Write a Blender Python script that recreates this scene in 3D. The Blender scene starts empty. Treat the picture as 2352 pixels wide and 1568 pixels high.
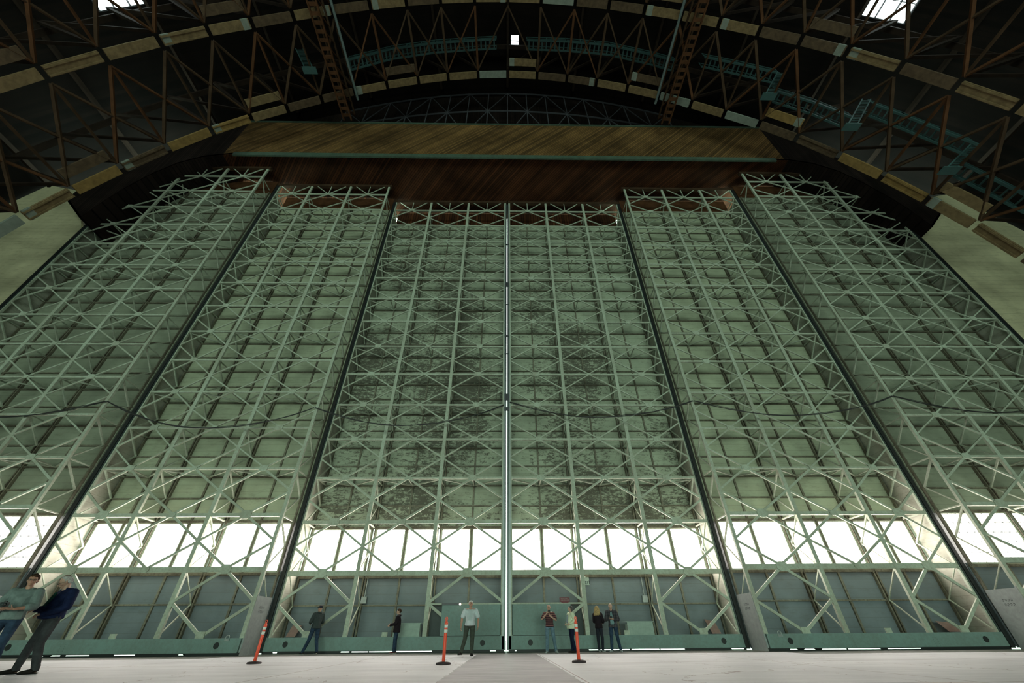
import bpy, bmesh, math, random
from mathutils import Vector, Matrix
random.seed(7)
SC = bpy.context.scene
COL = SC.collection

# ---------------------------------------------------------------- camera, sky, exposure
CAM_F, CAM_TH, CAM_YAW, CAM_ROLL = 893.7, 0.6456, 0.0195, -0.0081
cd = bpy.data.cameras.new('camera'); cam = bpy.data.objects.new('camera', cd); COL.objects.link(cam)
cd.sensor_fit = 'HORIZONTAL'; cd.sensor_width = 36.0
cd.lens = CAM_F / 2352 * 36.0
cd.clip_start = 0.05; cd.clip_end = 800
cam.location = (-0.074, 0, 0.643)
cam.matrix_world = (Matrix.Translation((-0.074, 0, 0.643)) @ Matrix.Rotation(-CAM_YAW, 4, 'Z')
                    @ Matrix.Rotation(math.pi / 2 + CAM_TH, 4, 'X') @ Matrix.Rotation(CAM_ROLL, 4, 'Z'))
SC.camera = cam

world = bpy.data.worlds.new('sky'); SC.world = world; world.use_nodes = True
bg = world.node_tree.nodes['Background']
bg.inputs[0].default_value = (0.74, 1.0, 0.81, 1)
bg.inputs[1].default_value = 7.9
SC.view_settings.view_transform = 'Standard'; SC.view_settings.look = 'None'
SC.view_settings.gamma = 1; SC.view_settings.exposure = 0.22
try:
    SC.view_settings.use_curve_mapping = False
except Exception:
    pass
SC.cycles.use_denoising = True
SC.cycles.max_bounces = 7; SC.cycles.diffuse_bounces = 4
SC.cycles.sample_clamp_indirect = 6
WINDOW_LIGHT = 11.5
OPEN_W, OPEN_H = 33.0, 17.0       # open far end behind the camera, unseen, sized for the fill light
pl = bpy.data.lights.new('far_end_daylight', 'AREA'); pl.shape = 'RECTANGLE'; pl.size = OPEN_W * 2; pl.size_y = OPEN_H
pl.cycles.is_portal = True
po_ = bpy.data.objects.new('far_end_daylight', pl); COL.objects.link(po_)
po_.location = (0, -59.9, OPEN_H / 2); po_.rotation_euler = (math.radians(90), 0, 0)   # faces +y

# ---------------------------------------------------------------- materials
def new_mat(name):
    m = bpy.data.materials.new(name); m.use_nodes = True
    nt = m.node_tree; b = nt.nodes['Principled BSDF']
    return m, nt, b

def N(nt, t, **kw):
    n = nt.nodes.new(t)
    for k, v in kw.items():
        if k.startswith('i_'):
            n.inputs[k[2:].replace('_', ' ')].default_value = v
        else:
            setattr(n, k, v)
    return n

def ramp(nt, src, p0, c0, p1, c1):
    r = nt.nodes.new('ShaderNodeValToRGB')
    r.color_ramp.elements[0].position = p0; r.color_ramp.elements[0].color = (*c0, 1)
    r.color_ramp.elements[1].position = p1; r.color_ramp.elements[1].color = (*c1, 1)
    nt.links.new(src, r.inputs[0]); return r

def mixc(nt, fac, a, b, mode='MIX'):
    m = nt.nodes.new('ShaderNodeMix'); m.data_type = 'RGBA'; m.blend_type = mode
    for sock, v in ((m.inputs[0], fac), (m.inputs[6], a), (m.inputs[7], b)):
        if hasattr(v, 'links'): nt.links.new(v, sock)
        else: sock.default_value = v if not isinstance(v, tuple) else (*v, 1)
    return m.outputs[2]

def world_pos(nt, scale=(1, 1, 1), rot=(0, 0, 0)):
    g = nt.nodes.new('ShaderNodeNewGeometry'); mp = nt.nodes.new('ShaderNodeMapping')
    mp.inputs['Scale'].default_value = scale; mp.inputs['Rotation'].default_value = rot
    nt.links.new(g.outputs['Position'], mp.inputs['Vector']); return mp.outputs[0]

def obj_pos(nt, scale=(1, 1, 1), rot=(0, 0, 0)):
    g = nt.nodes.new('ShaderNodeTexCoord'); mp = nt.nodes.new('ShaderNodeMapping')
    mp.inputs['Scale'].default_value = scale; mp.inputs['Rotation'].default_value = rot
    nt.links.new(g.outputs['Object'], mp.inputs['Vector']); return mp.outputs[0]

def noise(nt, vec, scale, detail=4, rough=0.6):
    n = N(nt, 'ShaderNodeTexNoise'); n.inputs['Scale'].default_value = scale
    n.inputs['Detail'].default_value = detail; n.inputs['Roughness'].default_value = rough
    nt.links.new(vec, n.inputs['Vector']); return n.outputs[0]

def simple(name, col, rough=0.7, metal=0.0, var=0.12, scale=6.0):
    m, nt, b = new_mat(name)
    if rough > 0.75: b.inputs['Specular IOR Level'].default_value = 0.1
    n = noise(nt, obj_pos(nt), scale)
    lo = tuple(max(0, c * (1 - var)) for c in col); hi = tuple(min(1, c * (1 + var)) for c in col)
    r = ramp(nt, n, 0.3, lo, 0.7, hi)
    nt.links.new(r.outputs[0], b.inputs['Base Color'])
    b.inputs['Roughness'].default_value = rough; b.inputs['Metallic'].default_value = metal
    return m

def emit(name, col, s):
    m, nt, b = new_mat(name)
    b.inputs['Base Color'].default_value = (*col, 1)
    b.inputs['Emission Color'].default_value = (*col, 1)
    b.inputs['Emission Strength'].default_value = s
    return m

def paint_mat(name, col, dirt, amount=0.5, rough=0.65):
    m, nt, b = new_mat(name)
    n1 = noise(nt, world_pos(nt, (1, 1, 0.35)), 1.3, 6, 0.65)
    n2 = noise(nt, world_pos(nt), 9.0, 4, 0.7)
    f = N(nt, 'ShaderNodeMath', operation='MULTIPLY'); nt.links.new(n1, f.inputs[0]); nt.links.new(n2, f.inputs[1])
    r = ramp(nt, f.outputs[0], 0.16 + 0.0 * amount, (amount,) * 3, 0.34, (0, 0, 0))
    c = mixc(nt, r.outputs[0], col, dirt)
    nt.links.new(c, b.inputs['Base Color']); b.inputs['Roughness'].default_value = rough
    return m

def sheet_mat(name, col, stain, peel):
    """painted sheeting: mottled paint, horizontal streaky stains, dark peeled blotches when peel > 0"""
    m, nt, b = new_mat(name)
    n1 = noise(nt, world_pos(nt, (1, 1, 0.5)), 0.55, 6, 0.6)
    base = ramp(nt, n1, 0.3, tuple(c * 0.78 for c in col), 0.72, tuple(min(1, c * 1.18) for c in col)).outputs[0]
    n2 = noise(nt, world_pos(nt, (0.6, 1, 2.2)), 2.6, 8, 0.72)
    r2 = ramp(nt, n2, 0.52, (0, 0, 0), 0.78, (0.55,) * 3)
    c = mixc(nt, r2.outputs[0], base, stain)
    if peel:
        big = noise(nt, world_pos(nt, (0.22, 1, 0.17)), 1.0, 3, 0.5)
        fine = noise(nt, world_pos(nt, (1.1, 1, 2.6)), 3.4, 9, 0.78)
        a = N(nt, 'ShaderNodeMath', operation='MULTIPLY_ADD'); nt.links.new(big, a.inputs[0]); a.inputs[1].default_value = 0.55
        nt.links.new(fine, a.inputs[2])
        rr = ramp(nt, a.outputs[0], 0.79, (0, 0, 0), 0.85, (0.85,) * 3)
        c = mixc(nt, rr.outputs[0], c, (0.055, 0.045, 0.032))
    # seams every 0.4 m of height are only faint lines in the sheeting
    sep = N(nt, 'ShaderNodeSeparateXYZ'); nt.links.new(world_pos(nt), sep.inputs[0])
    md = N(nt, 'ShaderNodeMath', operation='MODULO'); nt.links.new(sep.outputs[2], md.inputs[0]); md.inputs[1].default_value = 0.398
    lt = N(nt, 'ShaderNodeMath', operation='LESS_THAN'); nt.links.new(md.outputs[0], lt.inputs[0]); lt.inputs[1].default_value = 0.02
    ml = N(nt, 'ShaderNodeMath', operation='MULTIPLY'); nt.links.new(lt.outputs[0], ml.inputs[0]); ml.inputs[1].default_value = 0.3
    c = mixc(nt, ml.outputs[0], c, (0.08, 0.07, 0.05))
    nt.links.new(c, b.inputs['Base Color']); b.inputs['Roughness'].default_value = 0.75
    return m

def plank_mat(name, a, bcol, width, rot, axis=(1, 1, 1), rough=0.8):
    """boards of the given width laid at an angle, each board its own tone"""
    m, nt, b = new_mat(name)
    v = world_pos(nt, axis, rot)
    sep = N(nt, 'ShaderNodeSeparateXYZ'); nt.links.new(v, sep.inputs[0])
    dv = N(nt, 'ShaderNodeMath', operation='DIVIDE'); nt.links.new(sep.outputs[0], dv.inputs[0]); dv.inputs[1].default_value = width
    fl = N(nt, 'ShaderNodeMath', operation='FLOOR'); nt.links.new(dv.outputs[0], fl.inputs[0])
    wn = N(nt, 'ShaderNodeTexWhiteNoise', noise_dimensions='1D'); nt.links.new(fl.outputs[0], wn.inputs['W'])
    fr = N(nt, 'ShaderNodeMath', operation='FRACT'); nt.links.new(dv.outputs[0], fr.inputs[0])
    lt = N(nt, 'ShaderNodeMath', operation='LESS_THAN'); nt.links.new(fr.outputs[0], lt.inputs[0]); lt.inputs[1].default_value = 0.14
    tone = ramp(nt, wn.outputs[0], 0.0, a, 1.0, bcol).outputs[0]
    n = noise(nt, v, 0.35, 5, 0.6)
    st = ramp(nt, n, 0.3, (0.45,) * 3, 0.7, (1.25,) * 3).outputs[0]
    c = mixc(nt, 1.0, tone, st, 'MULTIPLY')
    b.inputs['Specular IOR Level'].default_value = 0.08
    c = mixc(nt, lt.outputs[0], c, (0.004, 0.003, 0.003))
    nt.links.new(c, b.inputs['Base Color']); b.inputs['Roughness'].default_value = rough
    return m

def floor_mat():
    m, nt, b = new_mat('concrete')
    pos = world_pos(nt)
    n1 = noise(nt, world_pos(nt, (0.25, 2.2, 1)), 0.9, 8, 0.65)
    n2 = noise(nt, pos, 0.35, 5, 0.6)
    base = ramp(nt, n1, 0.3, (0.52, 0.54, 0.59), 0.72, (0.80, 0.83, 0.88)).outputs[0]
    base = mixc(nt, 0.5, base, ramp(nt, n2, 0.35, (0.54, 0.54, 0.56), 0.65, (0.82, 0.82, 0.83)).outputs[0])
    sep = N(nt, 'ShaderNodeSeparateXYZ'); nt.links.new(pos, sep.inputs[0])
    # dark asphalt strip up the middle, with a ragged edge
    ne = noise(nt, pos, 2.2, 6, 0.7)
    off = N(nt, 'ShaderNodeMath', operation='MULTIPLY_ADD'); nt.links.new(ne, off.inputs[0]); off.inputs[1].default_value = 0.22; off.inputs[2].default_value = -0.11
    ab = N(nt, 'ShaderNodeMath', operation='ABSOLUTE'); nt.links.new(sep.outputs[0], ab.inputs[0])
    ad = N(nt, 'ShaderNodeMath', operation='ADD'); nt.links.new(ab.outputs[0], ad.inputs[0]); nt.links.new(off.outputs[0], ad.inputs[1])
    strip = N(nt, 'ShaderNodeMath', operation='LESS_THAN'); nt.links.new(ad.outputs[0], strip.inputs[0]); strip.inputs[1].default_value = 1.24
    n3 = noise(nt, world_pos(nt, (0.35, 2.0, 1)), 1.7, 9, 0.75)
    dark = ramp(nt, n3, 0.38, (0.06, 0.06, 0.062), 0.72, (0.24, 0.24, 0.245)).outputs[0]
    c = mixc(nt, strip.outputs[0], base, dark)
    # greenish-black band over the track zone in front of each pair of leaves
    def gt(src, v):
        g_ = N(nt, 'ShaderNodeMath', operation='GREATER_THAN'); nt.links.new(src, g_.inputs[0]); g_.inputs[1].default_value = v; return g_.outputs[0]
    sh = N(nt, 'ShaderNodeMath', operation='ADD'); nt.links.new(gt(ab.outputs[0], 11.4), sh.inputs[0]); nt.links.new(gt(ab.outputs[0], 22.3), sh.inputs[1])
    yy = N(nt, 'ShaderNodeMath', operation='MULTIPLY_ADD'); nt.links.new(sh.outputs[0], yy.inputs[0]); yy.inputs[1].default_value = 1.68; nt.links.new(sep.outputs[1], yy.inputs[2])
    y2 = N(nt, 'ShaderNodeMath', operation='MULTIPLY_ADD'); nt.links.new(ne, y2.inputs[0]); y2.inputs[1].default_value = 0.5; nt.links.new(yy.outputs[0], y2.inputs[2])
    tb = gt(y2.outputs[0], 20.6)
    band_col = ramp(nt, n3, 0.3, (0.045, 0.055, 0.04), 0.75, (0.11, 0.125, 0.10)).outputs[0]
    past = N(nt, 'ShaderNodeMath', operation='SUBTRACT'); nt.links.new(tb, past.inputs[0]); nt.links.new(gt(sep.outputs[1], 25.0), past.inputs[1])
    c = mixc(nt, past.outputs[0], c, band_col)
    # joints: thin reddish sealant lines across and along, a little wobbly
    wob = noise(nt, pos, 0.8, 3, 0.5)
    wy = N(nt, 'ShaderNodeMath', operation='MULTIPLY_ADD'); nt.links.new(wob, wy.inputs[0]); wy.inputs[1].default_value = 0.10; nt.links.new(sep.outputs[1], wy.inputs[2])
    def line(src, period, offset, half):
        a = N(nt, 'ShaderNodeMath', operation='ADD'); nt.links.new(src, a.inputs[0]); a.inputs[1].default_value = 600 * period - offset
        md = N(nt, 'ShaderNodeMath', operation='MODULO'); nt.links.new(a.outputs[0], md.inputs[0]); md.inputs[1].default_value = period
        l = N(nt, 'ShaderNodeMath', operation='LESS_THAN'); nt.links.new(md.outputs[0], l.inputs[0]); l.inputs[1].default_value = half
        return l.outputs[0]
    lx = line(sep.outputs[0], 6.1, 1.3 + 6.1, 0.03); ly = line(wy.outputs[0], 6.1, 14.15, 0.05)
    ln = N(nt, 'ShaderNodeMath', operation='MAXIMUM'); nt.links.new(lx, ln.inputs[0]); nt.links.new(ly, ln.inputs[1])
    # cracks: borders of a warped cell pattern, only in patches
    vor = N(nt, 'ShaderNodeTexVoronoi', feature='DISTANCE_TO_EDGE'); vor.inputs['Scale'].default_value = 0.23
    wv = N(nt, 'ShaderNodeTexNoise'); wv.inputs['Scale'].default_value = 1.4; wv.inputs['Detail'].default_value = 6; nt.links.new(pos, wv.inputs['Vector'])
    vm = N(nt, 'ShaderNodeVectorMath', operation='MULTIPLY_ADD'); nt.links.new(wv.outputs['Color'], vm.inputs[0]); vm.inputs[1].default_value = (1.1, 1.1, 0); nt.links.new(pos, vm.inputs[2])
    nt.links.new(vm.outputs[0], vor.inputs['Vector'])
    ck = N(nt, 'ShaderNodeMath', operation='LESS_THAN'); nt.links.new(vor.outputs['Distance'], ck.inputs[0]); ck.inputs[1].default_value = 0.0016
    inv = N(nt, 'ShaderNodeMath', operation='SUBTRACT'); inv.inputs[0].default_value = 1; nt.links.new(strip.outputs[0], inv.inputs[1])
    mk = N(nt, 'ShaderNodeMath', operation='MAXIMUM'); nt.links.new(ck.outputs[0], mk.inputs[0]); nt.links.new(ln.outputs[0], mk.inputs[1])
    mm = N(nt, 'ShaderNodeMath', operation='MULTIPLY'); nt.links.new(mk.outputs[0], mm.inputs[0]); nt.links.new(inv.outputs[0], mm.inputs[1])
    m2 = N(nt, 'ShaderNodeMath', operation='MULTIPLY'); nt.links.new(mm.outputs[0], m2.inputs[0]); m2.inputs[1].default_value = 0.8
    c = mixc(nt, m2.outputs[0], c, (0.15, 0.075, 0.07))
    nt.links.new(c, b.inputs['Base Color']); b.inputs['Roughness'].default_value = 0.55
    return m

M = {}
M['concrete'] = floor_mat()
M['paint'] = paint_mat('door_paint', (0.46, 0.52, 0.42), (0.20, 0.15, 0.10), 0.45)
M['paint_low'] = paint_mat('base_paint', (0.20, 0.30, 0.28), (0.12, 0.10, 0.07), 0.3)
M['sheet_in'] = sheet_mat('sheeting_clean', (0.35, 0.38, 0.27), (0.11, 0.09, 0.06), 0)
M['sheet_out'] = sheet_mat('sheeting_shaded', (0.245, 0.27, 0.20), (0.10, 0.08, 0.05), 0)  # darker sheeting copy: weaker light on the outer leaves put into the colour
M['sheet_mid'] = sheet_mat('sheeting_peeled', (0.36, 0.40, 0.30), (0.09, 0.07, 0.045), 1.0)
M['sheet_low'] = sheet_mat('sheeting_low', (0.145, 0.175, 0.19), (0.10, 0.10, 0.09), 0)  # same skin below the windows, its weak light put into a darker colour
M['end_sheet'] = sheet_mat('end_sheeting', (0.40, 0.40, 0.33), (0.15, 0.12, 0.08), 0)
M['girt'] = paint_mat('girt_paint', (0.19, 0.18, 0.13), (0.06, 0.045, 0.03), 0.8)
M['black'] = simple('black_rubber', (0.012, 0.014, 0.014), 0.6)
M['seal'] = simple('seal_metal', (0.05, 0.065, 0.065), 0.35, 0.3)
M['grey_metal'] = simple('grey_metal', (0.30, 0.33, 0.32), 0.45, 0.2)
M['white_pane'] = emit('daylit_glass', (1.0, 0.91, 0.845), WINDOW_LIGHT)
M['sky_pane'] = emit('daylit_roof_glass', (0.86, 1.0, 0.98), 4.0)
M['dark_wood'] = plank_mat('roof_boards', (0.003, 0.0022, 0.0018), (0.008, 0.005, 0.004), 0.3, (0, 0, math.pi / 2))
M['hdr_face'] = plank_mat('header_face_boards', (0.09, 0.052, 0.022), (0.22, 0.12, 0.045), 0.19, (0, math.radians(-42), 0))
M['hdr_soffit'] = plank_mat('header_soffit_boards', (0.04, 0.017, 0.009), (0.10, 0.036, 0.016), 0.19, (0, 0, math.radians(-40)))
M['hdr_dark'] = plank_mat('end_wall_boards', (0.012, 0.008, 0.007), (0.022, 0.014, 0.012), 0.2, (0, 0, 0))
M['moss_strip'] = paint_mat('flashing_green', (0.07, 0.12, 0.085), (0.03, 0.04, 0.03), 0.6)
M['web'] = simple('web_timber', (0.052, 0.030, 0.018), 0.8, 0, 0.35, 1.2)
M['web_dark'] = simple('web_dark', (0.018, 0.011, 0.008), 0.8, 0, 0.35, 1.2)
M['web_red'] = simple('red_timber', (0.075, 0.032, 0.015), 0.8, 0, 0.35, 1.2)
M['dark_steel'] = simple('dark_steel', (0.06, 0.06, 0.07), 0.5)
M['catwalk'] = simple('catwalk_paint', (0.035, 0.085, 0.085), 0.6)
M['pipe'] = simple('pipe_paint', (0.13, 0.17, 0.17), 0.5)
M['board_tan'] = simple('board_tan', (0.17, 0.115, 0.06), 0.8, 0, 0.3, 3)
M['board_brown'] = simple('board_brown', (0.085, 0.056, 0.035), 0.8, 0, 0.3, 3)
M['board_pale'] = simple('board_pale', (0.20, 0.22, 0.19), 0.8, 0, 0.15, 3)
M['board_orange'] = simple('board_orange', (0.22, 0.135, 0.05), 0.8, 0, 0.25, 3)
M['lit_wood'] = simple('lit_timber', (0.30, 0.30, 0.17), 0.8)
M['cream_wall'] = sheet_mat('cream_plywood', (0.58, 0.53, 0.34), (0.16, 0.13, 0.07), 0)
M['cable'] = simple('cable_rubber', (0.02, 0.02, 0.02), 0.6)
M['orange'] = simple('orange_plastic', (0.95, 0.10, 0.05), 0.4, 0, 0.04)
M['reflective'] = simple('reflective_band', (0.80, 0.78, 0.74), 0.35, 0, 0.1)
M['post_base'] = simple('black_base', (0.05, 0.03, 0.035), 0.7)
M['red_sign'] = simple('red_sign', (0.16, 0.03, 0.04), 0.6)
M['pale_sign'] = simple('pale_sign', (0.30, 0.38, 0.33), 0.6)
M['ply_pink'] = simple('faded_board', (0.24, 0.16, 0.14), 0.85)
M['ink'] = simple('ink', (0.02, 0.03, 0.03), 0.6)
M['text_pale'] = simple('faded_letters', (0.28, 0.20, 0.20), 0.6)

# ---------------------------------------------------------------- mesh helpers
class MB:
    def __init__(s): s.v = []; s.f = []; s.mi = []
    def add(s, vs, fs, mi=0):
        o = len(s.v); s.v += [tuple(v) for v in vs]; s.f += [tuple(i + o for i in f) for f in fs]; s.mi += [mi] * len(fs)
        return s
    def box(s, a, b, mi=0):
        (x0, y0, z0), (x1, y1, z1) = a, b
        x0, x1 = min(x0, x1), max(x0, x1); y0, y1 = min(y0, y1), max(y0, y1); z0, z1 = min(z0, z1), max(z0, z1)
        vs = [(x0, y0, z0), (x1, y0, z0), (x1, y1, z0), (x0, y1, z0), (x0, y0, z1), (x1, y0, z1), (x1, y1, z1), (x0, y1, z1)]
        return s.add(vs, [(0, 3, 2, 1), (4, 5, 6, 7), (0, 1, 5, 4), (1, 2, 6, 5), (2, 3, 7, 6), (3, 0, 4, 7)], mi)
    def bar(s, p0, p1, w, d, mi=0, ref=(0, 1, 0)):
        p0, p1 = Vector(p0), Vector(p1); t = (p1 - p0).normalized(); ref = Vector(ref)
        if abs(t.dot(ref)) > 0.98: ref = Vector((1, 0, 0))
        sd = t.cross(ref).normalized(); nn = sd.cross(t).normalized()
        vs = []
        for p in (p0, p1):
            for a, b_ in ((-1, -1), (1, -1), (1, 1), (-1, 1)):
                vs.append(p + sd * a * w / 2 + nn * b_ * d / 2)
        return s.add(vs, [(0, 1, 2, 3), (7, 6, 5, 4), (0, 4, 5, 1), (1, 5, 6, 2), (2, 6, 7, 3), (3, 7, 4, 0)], mi)
    def tube(s, pts, r, n=8, mi=0, closed=False):
        pts = [Vector(p) for p in pts]; k = len(pts); vs = []; fs = []
        prev = None
        for i, p in enumerate(pts):
            t = (pts[min(i + 1, k - 1)] - pts[max(i - 1, 0)])
            if t.length < 1e-9: t = Vector((0, 0, 1))
            t.normalize()
            a = prev if prev is not None else (Vector((0, 0, 1)) if abs(t.z) < 0.9 else Vector((1, 0, 0)))
            a = (a - t * a.dot(t)).normalized(); prev = a; b_ = t.cross(a)
            rr = r[i] if isinstance(r, (list, tuple)) else r
            for j in range(n):
                th = 2 * math.pi * j / n
                vs.append(p + (a * math.cos(th) + b_ * math.sin(th)) * rr)
        for i in range(k - 1):
            for j in range(n):
                fs.append((i * n + j, i * n + (j + 1) % n, (i + 1) * n + (j + 1) % n, (i + 1) * n + j))
        fs.append(tuple(range(n - 1, -1, -1))); fs.append(tuple(range((k - 1) * n, k * n)))
        return s.add(vs, fs, mi)
    def disc(s, c, axis, r, h, n=20, mi=0):
        c = Vector(c); ax = Vector(axis).normalized()
        return s.tube([c - ax * h / 2, c + ax * h / 2], r, n, mi)
    def lathe(s, prof, n=24, c=(0, 0, 0), mi=0):
        vs = []; fs = []; k = len(prof)
        for (r, z) in prof:
            for j in range(n):
                th = 2 * math.pi * j / n; vs.append((c[0] + r * math.cos(th), c[1] + r * math.sin(th), c[2] + z))
        for i in range(k - 1):
            for j in range(n): fs.append((i * n + j, i * n + (j + 1) % n, (i + 1) * n + (j + 1) % n, (i + 1) * n + j))
        fs.append(tuple(range(n - 1, -1, -1))); fs.append(tuple(range((k - 1) * n, k * n)))
        return s.add(vs, fs, mi)
    def prism(s, poly, y0, y1, mi=0):
        """polygon in (x, z), extruded along y"""
        n = len(poly); vs = [(x, y0, z) for x, z in poly] + [(x, y1, z) for x, z in poly]
        fs = [tuple(range(n)), tuple(range(2 * n - 1, n - 1, -1))]
        for i in range(n): fs.append((i, i + n, (i + 1) % n + n, (i + 1) % n))
        return s.add(vs, fs, mi)
    def build(s, name, mats, parent=None, smooth=False, origin=None):
        me = bpy.data.meshes.new(name)
        org = Vector(origin) if origin is not None else (Vector(parent['_o']) if parent is not None and '_o' in parent else Vector((0, 0, 0)))
        me.from_pydata([tuple(Vector(v) - org) for v in s.v], [], s.f)
        if not isinstance(mats, (list, tuple)): mats = [mats]
        for m in mats: me.materials.append(m)
        for p, i in zip(me.polygons, s.mi): p.material_index = i; p.use_smooth = smooth
        me.update()
        o = bpy.data.objects.new(name, me); COL.objects.link(o)
        if parent is not None: o.parent = parent
        else: o.location = org
        if parent is not None: o['_o'] = tuple(org)
        return o

def tag(o, label=None, cat=None, group=None, kind=None):
    if label: o['label'] = label
    if cat: o['category'] = cat
    if group: o['group'] = group
    if kind: o['kind'] = kind
    return o

def empty(name, loc):
    o = bpy.data.objects.new(name, None); COL.objects.link(o); o.location = loc; o['_o'] = tuple(loc)
    o.empty_display_size = 0.2
    return o

# ---------------------------------------------------------------- floor
fl = MB().box((-60, -60, -0.3), (60, 70, 0.0)).build('floor', M['concrete']); tag(fl, kind='structure')

# ---------------------------------------------------------------- roof profile
INNER = [(0, 47.2), (3.05, 46.95), (6.1, 46.3), (9.0, 45.3), (11.9, 44.0), (14.7, 42.4), (17.3, 40.5), (19.8, 38.5), (22.2, 36.5),
         (24.5, 34.1), (26.6, 31.2), (28.4, 28.2), (29.9, 25.2), (31.1, 22.2), (32.0, 19.2), (32.7, 16.2), (33.2, 13.0), (33.6, 10.0)]
ROOF = [(0, 56.5), (8.3, 55.6), (16.5, 52.8), (24, 48.6), (30.5, 43.5), (36, 38), (40.2, 32.5), (43.2, 26), (45.5, 18), (46.5, 8), (47, 0)]
Z_SOF = 35.95
def roof_z(x):
    x = abs(x)
    for (a, za), (b, zb) in zip(ROOF, ROOF[1:]):
        if a <= x <= b: return za + (zb - za) * (x - a) / (b - a)
    return 0
ring = [(-x, z) for x, z in reversed(ROOF)] + ROOF[1:]
# skylight holes: left and right long roof lights, and one small opening at the crown
mb = MB(); Y0R, Y1R = -60.0, 24.6
SKY = []   # (index of the roof facet, y0, y1, f0, f1)
n = len(ring)
for i in range(n - 1):
    (xa, za), (xb, zb) = ring[i], ring[i + 1]
    cuts = []
    xm = (xa + xb) / 2
    if 30.6 < xm < 36: cuts.append((3.0, 9.55, 0.03, 0.46))
    if -36 < xm < -30.6: cuts.append((3.0, 9.6, 0.54, 0.97))
    if 0 < xm < 8.3: cuts.append((14.7, 15.9, 0.04, 0.16))
    def P(f, y): return (xa + (xb - xa) * f, y, za + (zb - za) * f)
    def quad(f0, f1, y0, y1):
        a, b_, c, d = P(f0, y0), P(f1, y0), P(f1, y1), P(f0, y1)
        nx, nz = -(zb - za), (xb - xa); L = math.hypot(nx, nz); nx, nz = nx / L * 0.3, nz / L * 0.3
        up = [(p[0] + nx, p[1], p[2] + nz) for p in (a, b_, c, d)]
        mb.add([a, b_, c, d] + up, [(0, 1, 2, 3), (7, 6, 5, 4), (0, 4, 5, 1), (1, 5, 6, 2), (2, 6, 7, 3), (3, 7, 4, 0)])
    if cuts:
        y0, y1, f0, f1 = cuts[0]
        quad(0, 1, Y0R, y0); quad(0, 1, y1, Y1R); quad(0, f0, y0, y1); quad(f1, 1, y0, y1)
        SKY.append((P(f0, y0), P(f1, y0), P(f1, y1), P(f0, y1), xm))
    else:
        quad(0, 1, Y0R, Y1R)
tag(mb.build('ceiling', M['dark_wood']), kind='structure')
# far end wall, unseen; its open doorway is sized for the fill light
mb = MB()
poly_ = [(-47, 0)] + ring + [(47, 0)]
for (xa, za), (xb, zb) in zip(ring, ring[1:]):
    for q0, q1 in ((xa, xb),):
        lo_a = OPEN_H if abs((xa + xb) / 2) < OPEN_W else 0
        mb.add([(xa, -60.2, lo_a), (xb, -60.2, lo_a), (xb, -60.2, max(zb, lo_a)), (xa, -60.2, max(za, lo_a)), (xa, -60, lo_a), (xb, -60, lo_a), (xb, -60, max(zb, lo_a)), (xa, -60, max(za, lo_a))],
               [(0, 1, 2, 3), (7, 6, 5, 4), (0, 4, 5, 1)])
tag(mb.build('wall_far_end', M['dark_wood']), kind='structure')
# purlins under the roof boards
mb = MB()
for x, z in ring[1:-1]:
    for s_ in (0,):
        mb.bar((x * 0.992, Y0R / 4, z - 0.35), (x * 0.992, 20, z - 0.35), 0.25, 0.35, ref=(0, 0, 1))
tag(mb.build('trim_1', M['web_dark']), kind='structure')
wi = 1
for a, b_, c, d, xm in SKY:
    r = MB()
    off = Vector((0, 0, 0.12))
    A_, B_, C_, D_ = [Vector(p) + off for p in (a, b_, c, d)]
    w = MB()
    for p, q in ((A_, B_), (B_, C_), (C_, D_), (D_, A_)): w.bar(p, q, 0.14, 0.14, ref=(0, 0, 1))
    if abs(xm) > 10:
        for k in range(1, 5): w.bar(A_.lerp(D_, k / 5), B_.lerp(C_, k / 5), 0.05, 0.08, ref=(0, 0, 1))
        for k in range(1, 3): w.bar(A_.lerp(B_, k / 3), D_.lerp(C_, k / 3), 0.09, 0.1, ref=(0, 0, 1))
    else:
        w.bar(A_.lerp(D_, .5), B_.lerp(C_, .5), 0.08, 0.08, ref=(0, 0, 1))
    wo = tag(w.build('window_%d' % wi, M['dark_steel']), kind='structure'); wo['_o'] = (0, 0, 0)
    nrm = (B_ - A_).cross(D_ - A_).normalized()
    if nrm.z < 0: nrm = -nrm
    pts = [p + nrm * 0.1 for p in (A_, B_, C_, D_)]
    MB().add(pts + [p + nrm * 0.03 for p in pts], [(0, 1, 2, 3), (7, 6, 5, 4), (0, 4, 5, 1), (1, 5, 6, 2), (2, 6, 7, 3), (3, 7, 4, 0)]).build('pane', M['sky_pane'], wo)
    wi += 1

# ---------------------------------------------------------------- header above the doors
YH = 18.5
low = [(-35.2, 28.6), (-32.6, 26.2), (-32.2, 28.2), (-31.6, 30.2), (-30.6, 32.4), (-29.3, 34.2), (-27.6, 35.4), (-25.5, Z_SOF),
       (26.3, Z_SOF), (28.4, 35.3), (30.1, 34.0), (31.3, 32.2), (32.4, 29.8), (33.0, 28.0), (33.4, 26.0), (36.0, 28.4)]
TOPH = 42.3
top = [(36.5, 29.5), (35.9, 31.0), (32.0, 35.5), (29.0, 39.0), (26.0, TOPH), (-26.0, TOPH), (-29.0, 39.0), (-32.0, 35.5), (-35.2, 31.0), (-36.5, 29.5)]
mb = MB()
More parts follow.
